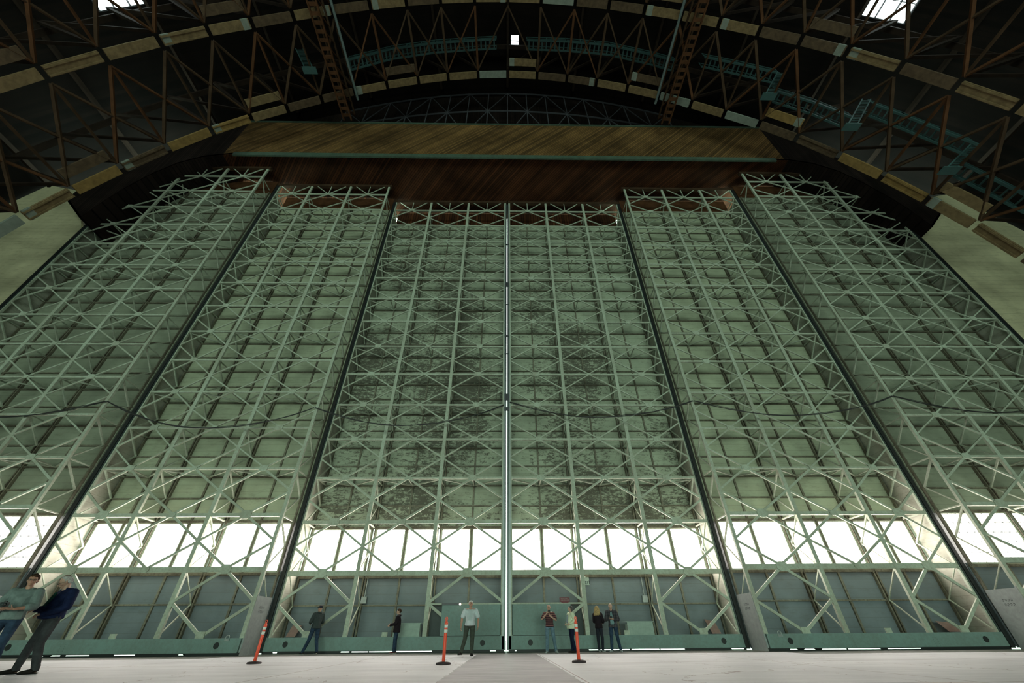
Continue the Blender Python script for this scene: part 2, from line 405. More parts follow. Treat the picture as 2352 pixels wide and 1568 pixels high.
# front face from quads between the lower and the upper edge
def interp(poly, x):
    ps = sorted(poly)
    for (a, za), (b, zb) in zip(ps, ps[1:]):
        if a <= x <= b: return za + (zb - za) * (x - a) / max(1e-6, b - a)
    return ps[0][1] if x < ps[0][0] else ps[-1][1]
xs = sorted(set([x for x, z in low] + [x for x, z in top if abs(x) < 34]))
for xa, xb in zip(xs, xs[1:]):
    la, lb, ta, tb = interp(low, xa), interp(low, xb), interp(top, xa), interp(top, xb)
    mi = 0 if max(abs(xa), abs(xb)) <= 26.1 else 2  # face ends take the dark boards: light fall-off put into the colour
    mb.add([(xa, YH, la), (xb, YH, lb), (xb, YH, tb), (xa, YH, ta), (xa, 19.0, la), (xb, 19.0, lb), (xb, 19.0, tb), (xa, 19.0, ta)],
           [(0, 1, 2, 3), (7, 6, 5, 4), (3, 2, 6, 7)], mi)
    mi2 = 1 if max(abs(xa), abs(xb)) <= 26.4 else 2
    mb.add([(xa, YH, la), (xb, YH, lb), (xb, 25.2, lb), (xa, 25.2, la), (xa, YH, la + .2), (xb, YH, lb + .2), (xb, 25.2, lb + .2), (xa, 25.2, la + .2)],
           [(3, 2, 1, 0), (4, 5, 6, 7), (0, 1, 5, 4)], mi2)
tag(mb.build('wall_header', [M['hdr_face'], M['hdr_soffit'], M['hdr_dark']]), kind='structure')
mb = MB().bar((-25, YH - 0.06, Z_SOF - 0.12), (25, YH - 0.06, Z_SOF - 0.12), 0.50, 0.16)
mb.bar((-26, YH - 0.05, TOPH), (26, YH - 0.05, TOPH), 0.12, 0.12)
tag(mb.build('trim_2', M['moss_strip']), kind='structure')
# end wall behind the header and roof
mb = MB()
poly = [(-47, 0)] + [(x, z - 0.05) for x, z in ring] + [(47, 0)]
for i in range(len(ring) - 1):
    (xa, za), (xb, zb) = ring[i], ring[i + 1]
    lowz = lambda x: TOPH - 0.6 if abs(x) < 25 else 20.0
    if abs((xa + xb) / 2) < 30:
        mb.add([(xa, 21.2, 34.0), (xb, 21.2, 34.0), (xb, 21.2, zb), (xa, 21.2, za), (xa, 21.5, 34.0), (xb, 21.5, 34.0), (xb, 21.5, zb), (xa, 21.5, za)],
               [(0, 1, 2, 3), (7, 6, 5, 4)])
# keep the end wall clear of the door heads
for j, v in enumerate(mb.v):
    if v[2] == 34.0: mb.v[j] = (v[0], v[1], Z_SOF + 0.25)
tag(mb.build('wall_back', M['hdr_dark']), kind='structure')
# cream side walls beside the outermost doors
for s_, nm in ((-1, 'wall_left'), (1, 'wall_right')):
    prof = [(33.44, 0), (33.44, 26.3), (35.2, 29.0), (37.0, 31.5), (40.1, 32.3), (43.1, 26), (45.4, 18), (46.4, 8), (46.9, 0)]
    mb = MB().prism([(s_ * x, z) for x, z in prof], 19.55, 19.75, 0)
    tag(mb.build(nm, M['cream_wall']), kind='structure')
# steel lattice seen over the header
lt_ = empty('lattice_truss', (0, 19.6, 42.4))
tag(lt_, 'dark steel lattice truss rising above the plank header, under the roof crown', 'truss')
def arcz(x, z0, drop): return z0 - drop * (x / 18.0) ** 2
MB().bar((-20, 19.6, 42.6), (20, 19.6, 42.6), 0.16, 0.16).build('bottom_chord', M['dark_steel'], lt_)
for nm, z0, dr in (('middle_chord', 48.2, 4.4), ('top_chord', 53.0, 5.5)):
    m_ = MB(); xs_ = [-18 + 1.5 * i for i in range(25)]
    for a, b_ in zip(xs_, xs_[1:]): m_.bar((a, 19.6, arcz(a, z0, dr)), (b_, 19.6, arcz(b_, z0, dr)), 0.12, 0.12)
    m_.build(nm, M['dark_steel'], lt_)
for i in range(-8, 9):
    x = i * 2.25
    MB().bar((x, 19.6, 42.6), (x, 19.6, arcz(x, 53, 5.5)), 0.1, 0.1).build('upright', M['dark_steel'], lt_)
for i in range(-8, 8):
    x, x2 = i * 2.25, (i + 1) * 2.25
    if (i % 2) == 0: a_, b2 = (x, 42.6), (x2, arcz(x2, 48.2, 4.4))
    else: a_, b2 = (x2, 42.6), (x, arcz(x, 48.2, 4.4))
    MB().bar((a_[0], 19.6, a_[1]), (b2[0], 19.6, b2[1]), 0.09, 0.09).build('diagonal', M['dark_steel'], lt_)
    if (i % 2) == 0: a_, b2 = (x2, arcz(x2, 48.2, 4.4)), (x, arcz(x, 53, 5.5))
    else: a_, b2 = (x, arcz(x, 48.2, 4.4)), (x2, arcz(x2, 53, 5.5))
    MB().bar((a_[0], 19.6, a_[1]), (b2[0], 19.6, b2[1]), 0.08, 0.08).build('diagonal', M['dark_steel'], lt_)

# ---------------------------------------------------------------- the six door leaves
ZL = [0.0, 0.60, 3.20] + [5.61 + 2.38 * k for k in range(13)] + [35.6]      # framing levels 0..16
PITCH = 3.73; DEPTH = 1.5
def half(k): return (ZL[k] + ZL[k + 1]) / 2

def door_leaf(idx, sgn, row, label):
    u0 = {1: 0.14, 2: 11.41, 3: 22.24}[row]; Yf = {1: 23.0, 2: 21.32, 3: 19.6}[row]
    W = {1: 11.05, 2: 10.62, 3: 11.0}[row]
    X = lambda u: sgn * (u0 + u)
    root = empty('door_%d' % idx, (X(W / 2), Yf, 0)); tag(root, label, 'hangar door', None, 'structure')
    Yb = Yf + DEPTH
    P_ = M['paint']
    us = [0, PITCH, 2 * PITCH, W]
    mid = lambda b: (us[b] + us[b + 1]) / 2
    # sheeting
    sm = {1: M['sheet_mid'], 2: M['sheet_in'], 3: M['sheet_out']}[row]
    MB().box((X(-0.02), Yb + .06, 0.06), (X(W + .1), Yb + .12, 3.28)).build('lower_sheeting', M['sheet_low'], root)
    MB().box((X(-0.02), Yb + .06, 5.56), (X(W + .1), Yb + .12, 33.9)).build('upper_sheeting', sm, root)
    MB().box((X(-0.02), Yb + .08, 33.85), (X(W + .1), Yb + .12, 35.9)).build('head_board', M['web_red'] if row > 1 else M['hdr_soffit'], root)
    MB().box((X(W + .04), Yf + .14, 0.6), (X(W + .09), Yb + .05, 34.2)).build('end_sheeting', M['end_sheet'], root)
    if row < 3: MB().box((X(W + .0), Yf + .15, .1), (X(W + .95), Yf + .19, 35.9)).build('light_block', M['black'], root)  # added black strip that stops a light leak between the rows
    # girts and rear posts on the sheeting
    zg = [1.9, 3.16] + [5.61 + 1.19 * k for k in range(0, 24)]
    for z in zg:
        if z > 33.9: break
        hh = .12 if abs(z - 3.16) < .1 or abs(z - 5.61) < .1 else .07
        MB().box((X(0), Yb - .06, z - hh / 2), (X(W), Yb + .06, z + hh / 2)).build('girt', M['girt'], root)
    for k, u in enumerate(us):
        for du in (-.07, .07):
            if (k == 0 and du < 0) or (k == 3 and du > 0): continue
            MB().box((X(u + du - .035), Yb - .09, .6), (X(u + du + .035), Yb + .055, 33.9)).build('rear_post', M['girt'], root)
    for k in range(3):
        u = mid(k)
        MB().box((X(u - .05), Yb - .03, .6), (X(u + .05), Yb + .055, 33.9)).build('mullion_post', M['girt'], root)
    # windows
    for k in range(6):
        ua, ub = (us[k // 2], mid(k // 2)) if k % 2 == 0 else (mid(k // 2), us[k // 2 + 1])
        ma = .17 if k % 2 == 0 else .08; mbb = .08 if k % 2 == 0 else .17
        a, b_ = ua + ma, ub - mbb
        fr = MB()
        for q, o1, o2 in ((a, -.08, .03), (b_, -.03, .08)): fr.box((X(q + o1), Yb - .02, 3.22), (X(q + o2), Yb + .08, 5.6))
        fr.box((X(a), Yb - .02, 3.22), (X(b_), Yb + .08, 3.30)); fr.box((X(a), Yb - .02, 5.50), (X(b_), Yb + .08, 5.58))
        w = fr.build('window_frame', P_, root)
        MB().box((X(a + .02), Yb + .05, 3.28), (X(b_ - .02), Yb + .07, 5.52)).build('pane', M['white_pane'], w)
        if row == 3:
            mt = MB()
            for j in range(1, 5): mt.box((X(a), Yb + .00, 3.28 + j * .447 - .014), (X(b_), Yb + .04, 3.28 + j * .447 + .014))
            for j in range(1, 4): q = a + (b_ - a) * j / 4; mt.box((X(q - .012), Yb + .00, 3.3), (X(q + .012), Yb + .04, 5.5))
            mt.build('glazing_bars', M['grey_metal'], w)
        elif row == 2:
            mt = MB()
            for j in range(1, 5):
                for i in range(1, 6):
                    q = a + (b_ - a) * i / 6; z = 3.28 + j * .447
                    mt.box((X(q - .035), Yb + .02, z - .012), (X(q + .035), Yb + .04, z + .012))
            mt.build('glazing_dashes', M['grey_metal'], w)  # glazing bars cut to dashes, the window glare over them put into shape
    # front chords
    for k, u in enumerate(us):
        ww = .20 if 0 < k < 3 else .17
        uu = u + (.06 if k == 0 else -.06 if k == 3 else 0)
        MB().box((X(uu - ww / 2), Yf, ZL[1]), (X(uu + ww / 2), Yf + .13, 35.55)).build('chord_post', P_, root)
    # horizontal struts at each level
    for k in range(2, 17):
        t = {2: .22, 3: .17}.get(k, .115)
        MB().box((X(0), Yf + .01, ZL[k] - t / 2), (X(W), Yf + .11, ZL[k] + t / 2)).build('horizontal_strut', P_, root)
    # gusset plates
    for k in range(1, 16):
        for bay in range(3):
            big = bay != 1
            if k == 1:
                if row == 1 and bay == 0: continue
                c = mid(bay); gw = .19 if big else .13
                MB().box((X(c - gw), Yf - .02, .60), (X(c + gw), Yf + .04, .84 if big else .78)).build('gusset_plate', P_, root)
                continue
            g = (.22, .16) if big else (.15, .10)
            if k <= 3: g = (g[0] * 1.25, g[1] * 1.25)
            c = mid(bay); z = ZL[k] + (.14 if k == 1 else 0)
            gw, gh = g; cx = gw * .45
            poly = [(X(c) + a_, z + b_) for a_, b_ in ((-gw, -gh * .5), (-cx, -gh), (cx, -gh), (gw, -gh * .5), (gw, gh * .5), (cx, gh), (-cx, gh), (-gw, gh * .5))]
            MB().prism(poly, Yf - .035, Yf + .012).build('gusset_plate', P_, root)
    # diamond bracing in the front plane
    bars = []
    for k in range(1, 15):
        zh = half(k)
        for bay in range(3):
            if k == 1 and bay == 1: continue
            c = mid(bay)
            for e, nd in ((us[bay], 0), (us[bay + 1], 1)):
                th = .12 if k == 1 else .105 if k < 4 else .075
                bars.append(((X(c), Yf + .045, ZL[k] + .05), (X(e), Yf + .045, zh), th))
                bars.append(((X(c), Yf + .045, ZL[k + 1] - .0), (X(e), Yf + .045, zh), th))
    for bay in range(3):
        c = mid(bay)
        for du in (-PITCH / 2, 0, PITCH / 2): bars.append(((X(c), Yf + .045, ZL[15]), (X(c + du * .8), Yf + .045, ZL[16]), .06))
    rest = MB()
    for i, (a, b_, t) in enumerate(bars):
        if i < 100: MB().bar(a, b_, t, .07).build('diagonal_brace', P_, root)
        else: rest.bar(a, b_, t, .07)
    tag(rest.build('upper_diagonal_bracing', P_, root), kind='stuff')
    # zigzag across the depth at each chord line
    z_ = []
    for k in range(2, 15):
        for u in us:
            uu = min(max(u, .12), W - .16)
            z_.append(((X(uu), Yf + .1, ZL[k + 1]), (X(uu), Yb - .1, half(k)), .075))
            z_.append(((X(uu), Yb - .1, half(k)), (X(uu), Yf + .1, ZL[k]), .06))
    for u in us:
        uu = min(max(u, .12), W - .16)
        z_.insert(0, ((X(uu), Yf + .1, .7), (X(uu), Yb - .1, 1.9), .05)); z_.insert(1, ((X(uu), Yb - .1, 1.9), (X(uu), Yf + .1, ZL[2]), .045))
    rest = MB()
    for i, (a, b_, t) in enumerate(z_):
        if i < 100: MB().bar(a, b_, t, t, ref=(1, 0, 0)).build('depth_brace', P_, root)
        else: rest.bar(a, b_, t, t, ref=(1, 0, 0))
    tag(rest.build('upper_depth_bracing', P_, root), kind='stuff')
    for k in range(3, 16):
        for u in us:
            uu = min(max(u, .12), W - .16)
            MB().bar((X(uu), Yf + .1, ZL[k]), (X(uu), Yb - .1, ZL[k]), .06, .06, ref=(0, 0, 1)).build('tie_bar', P_, root)
    # level bracing, front chords to the middle of the sheeting
    for k in range(4, 15, 2):
        for bay in range(3):
            c = mid(bay)
            for e in (us[bay], us[bay + 1]):
                MB().bar((X(e), Yf + .12, ZL[k] - .03), (X(c), Yb - .12, ZL[k] - .03), .075, .075, ref=(0, 0, 1)).build('level_brace', P_, root)
            MB().bar((X(c), Yf + .1, ZL[k] - .03), (X(c), Yb - .06, ZL[k] - .03), .06, .06, ref=(0, 0, 1)).build('level_brace', P_, root)
    # base beam with portholes and rivets
    xb0 = -.05 if row == 1 else .04
    bb = MB().box((X(xb0), Yf - .03, .10), (X(W + .08), Yf + .30, .60))
    bb.box((X(xb0), Yf + .3, .5), (X(W + .08), Yb + .05, .60))
    for u in (PITCH, 2 * PITCH):
        for du in (-.085, .085):
            for j in range(6): bb.disc((X(u + du), Yf - .035, .14 + j * .075), (0, 1, 0), .011, .02, 6)
    bbo = bb.build('base_beam', M['paint_low'], root)
    for u in ((.98, W - .95) if row == 1 else (1.0, W - .9)):
        MB().disc((X(u), Yf - .035, .35), (0, 1, 0), .115, .03, 24).build('porthole', M['black'], bbo)
    if row > 1:
        ey = MB(); c = Vector((X(.62), Yf - .06, .62))
        ey.tube([c + Vector((math.cos(t_ * math.pi / 8) * .075, 0, math.sin(t_ * math.pi / 8) * .075)) for t_ in range(17)], .022, 8)
        ey.box((c.x - .1, Yf - .08, .5), (c.x + .1, Yf - .03, .56))
        ey.build('towing_eye', M['grey_metal'], bbo)
    # rubber skirt in pieces: daylight shows where it is missing
    holes = {(1, -1): [(3.3, 6.2), (6.25, 7.0), (7.1, 7.5), (.35, .62), (10.4, 10.6)], (1, 1): [(3.7, 5.6), (5.7, 7.0), (7.05, 8.2), (10.4, 11.0), (.25, .33)],
             (2, 1): [(.9, 3.4), (3.45, 4.9), (5.2, 6.7)], (2, -1): [(2.2, 2.5), (4.3, 5.2), (6.2, 7.2), (7.4, 8.2)]}.get((row, sgn), [])
    u = -.04; sk = MB()
    for a, b_ in sorted(holes) + [(W + .05, W + .05)]:
        if a > u: sk.box((X(u), Yf + .02, -.0), (X(a), Yf + .06, .11))
        if b_ > a: sk.box((X(a), Yf + .02, .075), (X(b_), Yf + .06, .11)); sk.box((X(a), Yf + .02, 0), (X(b_), Yf + .06, .035))
        u = max(u, b_)
    sk.build('rubber_skirt', M['black'], root)
    wh = MB()
    for u in (1.8, 2.6, 8.6, 9.4): wh.disc((X(u), Yf + .75, .2), (0, 1, 0), .2, .16, 20)
    wh.build('wheels', M['black'], root)
    # black seal down the outer front corner, seal at the meeting edge
    MB().box((X(W + .01), Yf - .07, .05), (X(W + .19), Yf + .13, 35.4)).build('edge_seal', M['black'], root)
    MB().box((X(W - .07), Yf - .03, .60), (X(W + .0), Yf + .1, 35.4)).build('seal_strip', M['seal'], root)
    if row == 1:
        MB().box((X(-.11), Yf - .04, .08), (X(-.02), Yb + .1, 35.2)).build('meeting_seal', M['seal'], root)
        MB().box((X(-.02), Yf - .03, .08), (X(.08), Yf + .2, 35.2)).build('meeting_stile', M['grey_metal'], root)
    else:
        ep = MB().box((X(-.03), Yf + .12, .0), (X(0.02), Yb - .02, 2.15))
        ep.box((X(-.045), Yf + .05, .0), (X(0.02), Yf + .13, 2.2))
        epo = ep.build('end_panel', M['grey_metal'], root)
        mk = MB()
        for rr in range(2):
            for j in range(4):
                y = Yf + .55 + j * .12; z = 1.75 - rr * .16
                mk.box((X(-.033), y, z), (X(-.03), y + .07, z + .015)); mk.box((X(-.033), y, z - .06), (X(-.03), y + .015, z))
                mk.box((X(-.033), y + .055, z - .08), (X(-.03), y + .07, z - .02))
        mk.build('stencil_marks', M['ink'], epo)
        # open end: the black corner seal belongs to the neighbour
    # top guide
    MB().box((X(-.2), Yf - .05, 35.45), (X(W + .3), Yf + .25, 35.72)).build('top_rail', M['web'], root)
    if row == 1:
        a, b_ = .12, 3.0
        MB().box((X(a), Yf + .0, .62), (X(b_), Yf + .06, 1.86)).build('cover_panel', M['paint_low'], root)
        MB().box((X(a), Yf - .01, 1.84), (X(PITCH), Yf + .12, 1.90)).build('cover_rail', P_, root)
        MB().box((X(3.02), Yf + .5, .6), (X(3.62), Yf + .56, 1.84)).build('dark_opening', M['ink'], root)  # black sheet standing in for the darkness inside a doorway opening
    return root

row_word = {1: 'central', 2: 'intermediate', 3: 'outer'}
labels = {(1, -1): 'tall pale green door leaf with peeling patches, left of the bright central gap',
          (1, 1): 'tall pale green door leaf with peeling patches, right of the bright central gap',
          (2, -1): 'second tall green lattice door leaf left of the central gap, behind the leftmost orange post',
          (2, 1): 'second tall green lattice door leaf right of the central gap, past the EXIT sign',
          (3, -1): 'outermost left tall green door leaf beside the left cream wall',
          (3, 1): 'outermost right tall green door leaf beside the right cream wall'}
DOORS = {}
for i, (row, sg) in enumerate(((3, -1), (2, -1), (1, -1), (1, 1), (2, 1), (3, 1))):
    DOORS[(row, sg)] = door_leaf(i + 1, sg, row, labels[(row, sg)])

# straps across the gap between the central leaves
for z0, h_, wd in ((13.05, .5, 'taller plate of the pair level with the hanging cables'), (12.3, .25, 'lower plate of the pair level with the hanging cables'), (23.6, .5, 'large latch plate high on the gap, about two thirds up'), (28.9, .1, 'topmost thin strap across the gap'), (18.4, .12, 'thin strap across the gap, halfway up the doors'), (16.8, .08, 'thin strap across the gap, between the cables and the halfway strap'), (21.6, .06, 'thin strap just below the large latch plate')):
    o = MB().box((-.16, 22.93, z0), (.16, 22.99, z0 + h_)).build('latch_plate', M['dark_steel'])
    tag(o, wd + ', dark metal', 'latch', 'latch plates on the central gap')

# ---------------------------------------------------------------- wires, signs and boxes on the doors
def cable(p0, p1, sag, label):
    pts = []
    for i in range(25):
        t = i / 24; p = Vector(p0).lerp(Vector(p1), t); p.z -= sag * 4 * t * (1 - t); pts.append(p)
    m_ = MB().tube(pts, .03, 6)
    m_.tube([p + Vector((0, -.03, .06 * math.sin(i * .5))) for i, p in enumerate(pts)], .018, 6)
    o = m_.build('hanging_cable', M['cable'], origin=p0)
    tag(o, label, 'cable', 'black cables slung across the door fronts')
cable((-22.15, 19.5, 11.1), (-33.2, 19.5, 11.3), 1.05, 'black cable sagging across the outermost left door leaf')
cable((-22.1, 19.5, 11.1), (-11.55, 21.2, 11.6), 1.45, 'black cable sagging across the second door leaf left of the gap')
cable((-11.5, 21.2, 11.6), (-.2, 22.9, 12.7), 1.3, 'black cable sagging across the central leaf left of the gap')
cable((.2, 22.9, 12.9), (11.45, 21.2, 12.1), 1.1, 'black cable sagging across the central leaf right of the gap')
cable((11.5, 21.2, 12.1), (22.2, 19.5, 11.5), 1.1, 'black cable sagging across the second door leaf right of the gap')
cable((22.25, 19.5, 11.5), (33.2, 19.5, 11.4), 1.0, 'black cable sagging across the outermost right door leaf')

def letters(mb, text, x, y, z, h, st):
    """block letters made of strokes, facing -y"""
    F = {'E': [((0, 0), (0, 2)), ((0, 0), (1, 0)), ((0, 1), (.8, 1)), ((0, 2), (1, 2))], 'X': [((0, 0), (1, 2)), ((0, 2), (1, 0))],
         'I': [((.5, 0), (.5, 2))], 'T': [((.5, 0), (.5, 2)), ((0, 2), (1, 2))]}
    w = h * .42
    for i, ch in enumerate(text):
        for a, b_ in F[ch]:
            mb.bar((x + i * w * 1.5 + a[0] * w, y, z + a[1] * h / 2), (x + i * w * 1.5 + b_[0] * w, y, z + b_[1] * h / 2), st, .01)
ex = MB().box((4.02, 23.95, 2.70), (4.36, 23.98, 3.05)).build('exit_sign', M['pale_sign'])
tag(ex, 'small pale green EXIT sign under the windows right of the gap', 'sign')
ex.location = (0, 0, 0); ex['_o'] = (0, 0, 0)
MBt = MB(); letters(MBt, 'EXIT', 4.07, 23.945, 2.74, .14, .03); MBt.build('letters', M['ink'], ex)
MB().box((4.16, 23.96, 3.05), (4.22, 24.5, 3.10)).build('bracket', M['paint'], ex)
rs = MB().box((2.62, 22.96, 1.92), (3.12, 22.99, 2.10)).build('warning_sign', M['red_sign']); rs['_o'] = (0, 0, 0)
tag(rs, 'small faded red sign above the cover panel right of the gap', 'sign')
for r_ in range(2):
    tl = MB().box((2.68, 22.957, 2.04 - r_ * .06), (3.05, 22.96, 2.046 - r_ * .06))
    x = 2.68
    while x < 3.03:
        w_ = random.uniform(.03, .07); tl.box((x, 22.955, 2.04 - r_ * .06), (x + w_, 22.96, 2.065 - r_ * .06)); x += w_ + .02
    tl.build('faded_lettering', M['text_pale'], rs)
MB().box((2.7, 22.96, 1.88), (3.05, 23.05, 1.92)).build('sign_foot', M['red_sign'], rs)
for a, b_, lab in (((-7.55, 24.30, 1.98), (-7.28, 24.44, 2.28), 'small grey electrical box on the lower wall left of the gap, near the rear post'),
                   ((7.15, 24.30, 1.95), (7.42, 24.44, 2.25), 'small grey electrical box on the lower wall right of the gap')):
    o = MB().box(a, b_).build('junction_box', M['grey_metal'], origin=a); o['_o'] = a
    tag(o, lab, 'electrical box')
    MB().bar(((a[0] + b_[0]) / 2, 24.40, b_[2]), ((a[0] + b_[0]) / 2, 24.40, 3.1), .035, .035).build('conduit', M['grey_metal'], o)
for s_, q_ in ((-1, -.95), (1, .75)):
    o = MB().box((s_ * 5.1, 23.2, .60), (s_ * 6.35, 23.24, 1.10))
    o.box((s_ * 5.15, 23.24, .60), (s_ * 5.25, 23.9, 1.05)); o.box((s_ * 6.2, 23.24, .60), (s_ * 6.3, 23.9, 1.05)); o.box((s_ * 5.05, 23.17, 1.10), (s_ * 6.4, 23.9, 1.13))
    o.v = [(x + s_ * q_, y, z) for x, y, z in o.v]
    o = o.build('motor_cover', M['pale_sign'], origin=(s_ * (5.7 + q_), 23.2, .6))
    tag(o, 'rectangular grey metal cover on the base beam %s of the gap' % ('left' if s_ < 0 else 'right'), 'cover box')
def leaning_board(x, y, w, h, tilt, label):
    o = MB()
    a = Vector((x - w / 2, y, .62)); b_ = Vector((x + w / 2, y, .62)); up = Vector((tilt, .28, h))
    n_ = Vector((0, -.02, 0))
    c = [a, b_, b_ + up * .82, a + up]
    o.add(c + [p + n_ for p in c], [(0, 1, 2, 3), (7, 6, 5, 4), (0, 4, 5, 1), (1, 5, 6, 2), (2, 6, 7, 3), (3, 7, 4, 0)])
    o = o.build('plywood_sheet', M['ply_pink'], origin=(x, y, .62)); tag(o, label, 'board')
leaning_board(-10.55, 24.0, .45, .55, .12, 'faded pinkish board leaning behind the base beam, left of the gap')
leaning_board(10.45, 24.0, .45, .60, -.12, 'faded pinkish board leaning behind the base beam, right of the gap')
leaning_board(20.95, 22.25, .75, .42, -.15, 'faded pinkish board low in the corner of the second door right of the gap')
lamp = MB().disc((-2.26, 22.9, 1.85), (0, 1, 0), .045, .04, 16).build('indicator_lamp', emit('warm_lamp', (1, .8, .65), 6), origin=(-2.26, 22.9, 1.85))
lamp['_o'] = (-2.26, 22.9, 1.85)
tag(lamp, 'tiny glowing lamp above the cover panel left of the gap', 'lamp')
MB().box((-3.16, 22.9, 1.9), (-2.21, 22.98, 1.82)).build('lamp_arm', M['dark_steel'], lamp)

# ---------------------------------------------------------------- roof trusses
NODES = [(-x, z) for x, z in reversed(INNER)] + INNER[1:]
def nrm_out(i, d):
    a = NODES[max(i - 1, 0)]; b_ = NODES[min(i + 1, len(NODES) - 1)]
    tx, tz = b_[0] - a[0], b_[1] - a[1]; L = math.hypot(tx, tz)
    return (NODES[i][0] - tz / L * d, NODES[i][1] + tx / L * d)
def seg_mat(i, j):
    r = random.random()
    x = abs((NODES[i][0] + NODES[i + 1][0]) / 2)
    if j == 0 and x > 21 and x < 30: return M['board_orange'] if r < .6 else M['board_brown']
    return M['board_pale'] if r < .08 else M['board_tan'] if r < .65 else M['board_brown']
def roof_truss(Y, tw, label, web_to=None, depth=8.3):
    root = empty('roof_truss', (0, Y, 47)); tag(root, label, 'roof truss', 'arched timber roof trusses')
    NN = len(NODES)
    for y, nm in ((Y, 0), (Y - tw, 1)):
        for i in range(NN - 1):
            (xa, za), (xb, zb) = NODES[i], NODES[i + 1]
            g = .05
            a = Vector((xa + (xb - xa) * g, y, za + (zb - za) * g)); b_ = Vector((xb - (xb - xa) * g, y, zb - (zb - za) * g))
            if nm == 1 and (i % 4 != 1): continue
            m_ = seg_mat(i, 0 if Y > 12 else 1)
            MB().bar(a, b_, .16, .62).build('bottom_chord_board', m_, root)
            if random.random() < .26:
                t0 = random.choice((.02, .8)); c0 = a.lerp(b_, t0); c1 = a.lerp(b_, t0 + .17)
                MB().bar(c0, c1, .20, .66).build('patch_board', M['board_pale'], root)
            t_ = (b_ - a).normalized(); up = Vector((-t_.z, 0, t_.x))
            if abs(xa) > 20 and (i % 2 == 0) and y == Y:
                for dy in (-.22, .22): MB().bar(a + Vector((0, dy, 0)) - up * .1, b_ + Vector((0, dy, 0)) - up * .1, .1, .1).build('nailed_batten', m_, root)
    # outer chord at the roof
    for y in (Y,):
        for i in range(NN - 1):
            a, b_ = nrm_out(i, depth), nrm_out(i + 1, depth)
            MB().bar((a[0], y, a[1]), (b_[0], y, b_[1]), .25, .4).build('top_chord', M['web_dark'], root)
    # web in the plane of the arch
    for i in range(2, NN - 2):
        a = NODES[i]; b_ = nrm_out(i, depth)
        MB().bar((a[0], Y - tw / 2, a[1]), (b_[0], Y - tw / 2, b_[1]), .2, .2).build('web_post', M['web_dark'], root)
        j = i - 1 if a[0] < 0 else i + 1
        c = nrm_out(j, depth)
        MB().bar((a[0], Y - tw / 2, a[1]), (c[0], Y - tw / 2, c[1]), .14, .2).build('web_diagonal', M['web_dark'], root)
    return root
tA = roof_truss(15.6, 1.1, 'nearest the doors of the timber roof arches, its boards crossing in front of the header')
tB = roof_truss(9.5, 1.1, 'timber roof arch nearer overhead, at the top edge of the picture')
def sway(root, Ya, Yb, mat_cycle):
    NN = len(NODES)
    for i in range(3, NN - 3):
        x = NODES[i][0]
        a = Vector((NODES[i][0], Ya, NODES[i][1]))
        s_ = -1 if x < 0 else 1
        offs = (0, 1, -1) if abs(x) < 16 else (-s_, 0, s_)
        post_o = offs[0]
        for o_ in offs:
            j = i + o_
            if not 0 <= j < NN: continue
            if abs(x) < 1: continue
            b_ = Vector((NODES[j][0], Yb, NODES[j][1]))
            MB().bar(a, b_, .19 if o_ == post_o else .12, .15, ref=(0, 0, 1)).build('sway_brace', mat_cycle[(i + o_) % len(mat_cycle)], root)
sway(tA, 15.2, 10.1, [M['web'], M['web_red'], M['web']])
sway(tB, 9.0, 4.0, [M['web'], M['web_red']])

# longitudinal timber frames and pipes hung between the arches
for s_ in (-1, 1):
    x = s_ * 15.25; lab = 'left' if s_ < 0 else 'right'
    r_ = empty('timber_runway', (x, 12, 40)); tag(r_, 'reddish ladder-like timber frame running along the roof, %s of the crown' % lab, 'timber frame')
    for dx, dz in ((-.35, 0), (.35, 0), (-.35, 1.3), (.35, 1.3)):
        MB().bar((x + dx, 3.0, 40 + dz), (x + dx, 17.2, 40 + dz), .12, .16, ref=(0, 0, 1)).build('rail', M['web_red'] if dz == 0 else M['web'], r_)
    for k in range(24):
        y = 3.4 + k * .58
        MB().bar((x - .35, y, 40), (x + .35, y, 40), .26, .06, ref=(0, 0, 1)).build('rung', M['web_red'], r_)
    for k in range(12):
        y = 3.4 + k * 1.16
        MB().bar((x - s_ * .35, y, 40), (x - s_ * .35, y + 1.16, 41.3), .06, .06, ref=(1, 0, 0)).build('side_diagonal', M['web_red'], r_)
    p = MB().tube([(s_ * 14.45, 3, 42), (s_ * 14.45, 16.2, 42)], .11, 10).build('overhead_pipe', M['pipe'], origin=(s_ * 14.45, 9, 42))
    tag(p, 'blue-grey overhead pipe running along the roof, %s of the crown' % lab, 'pipe')

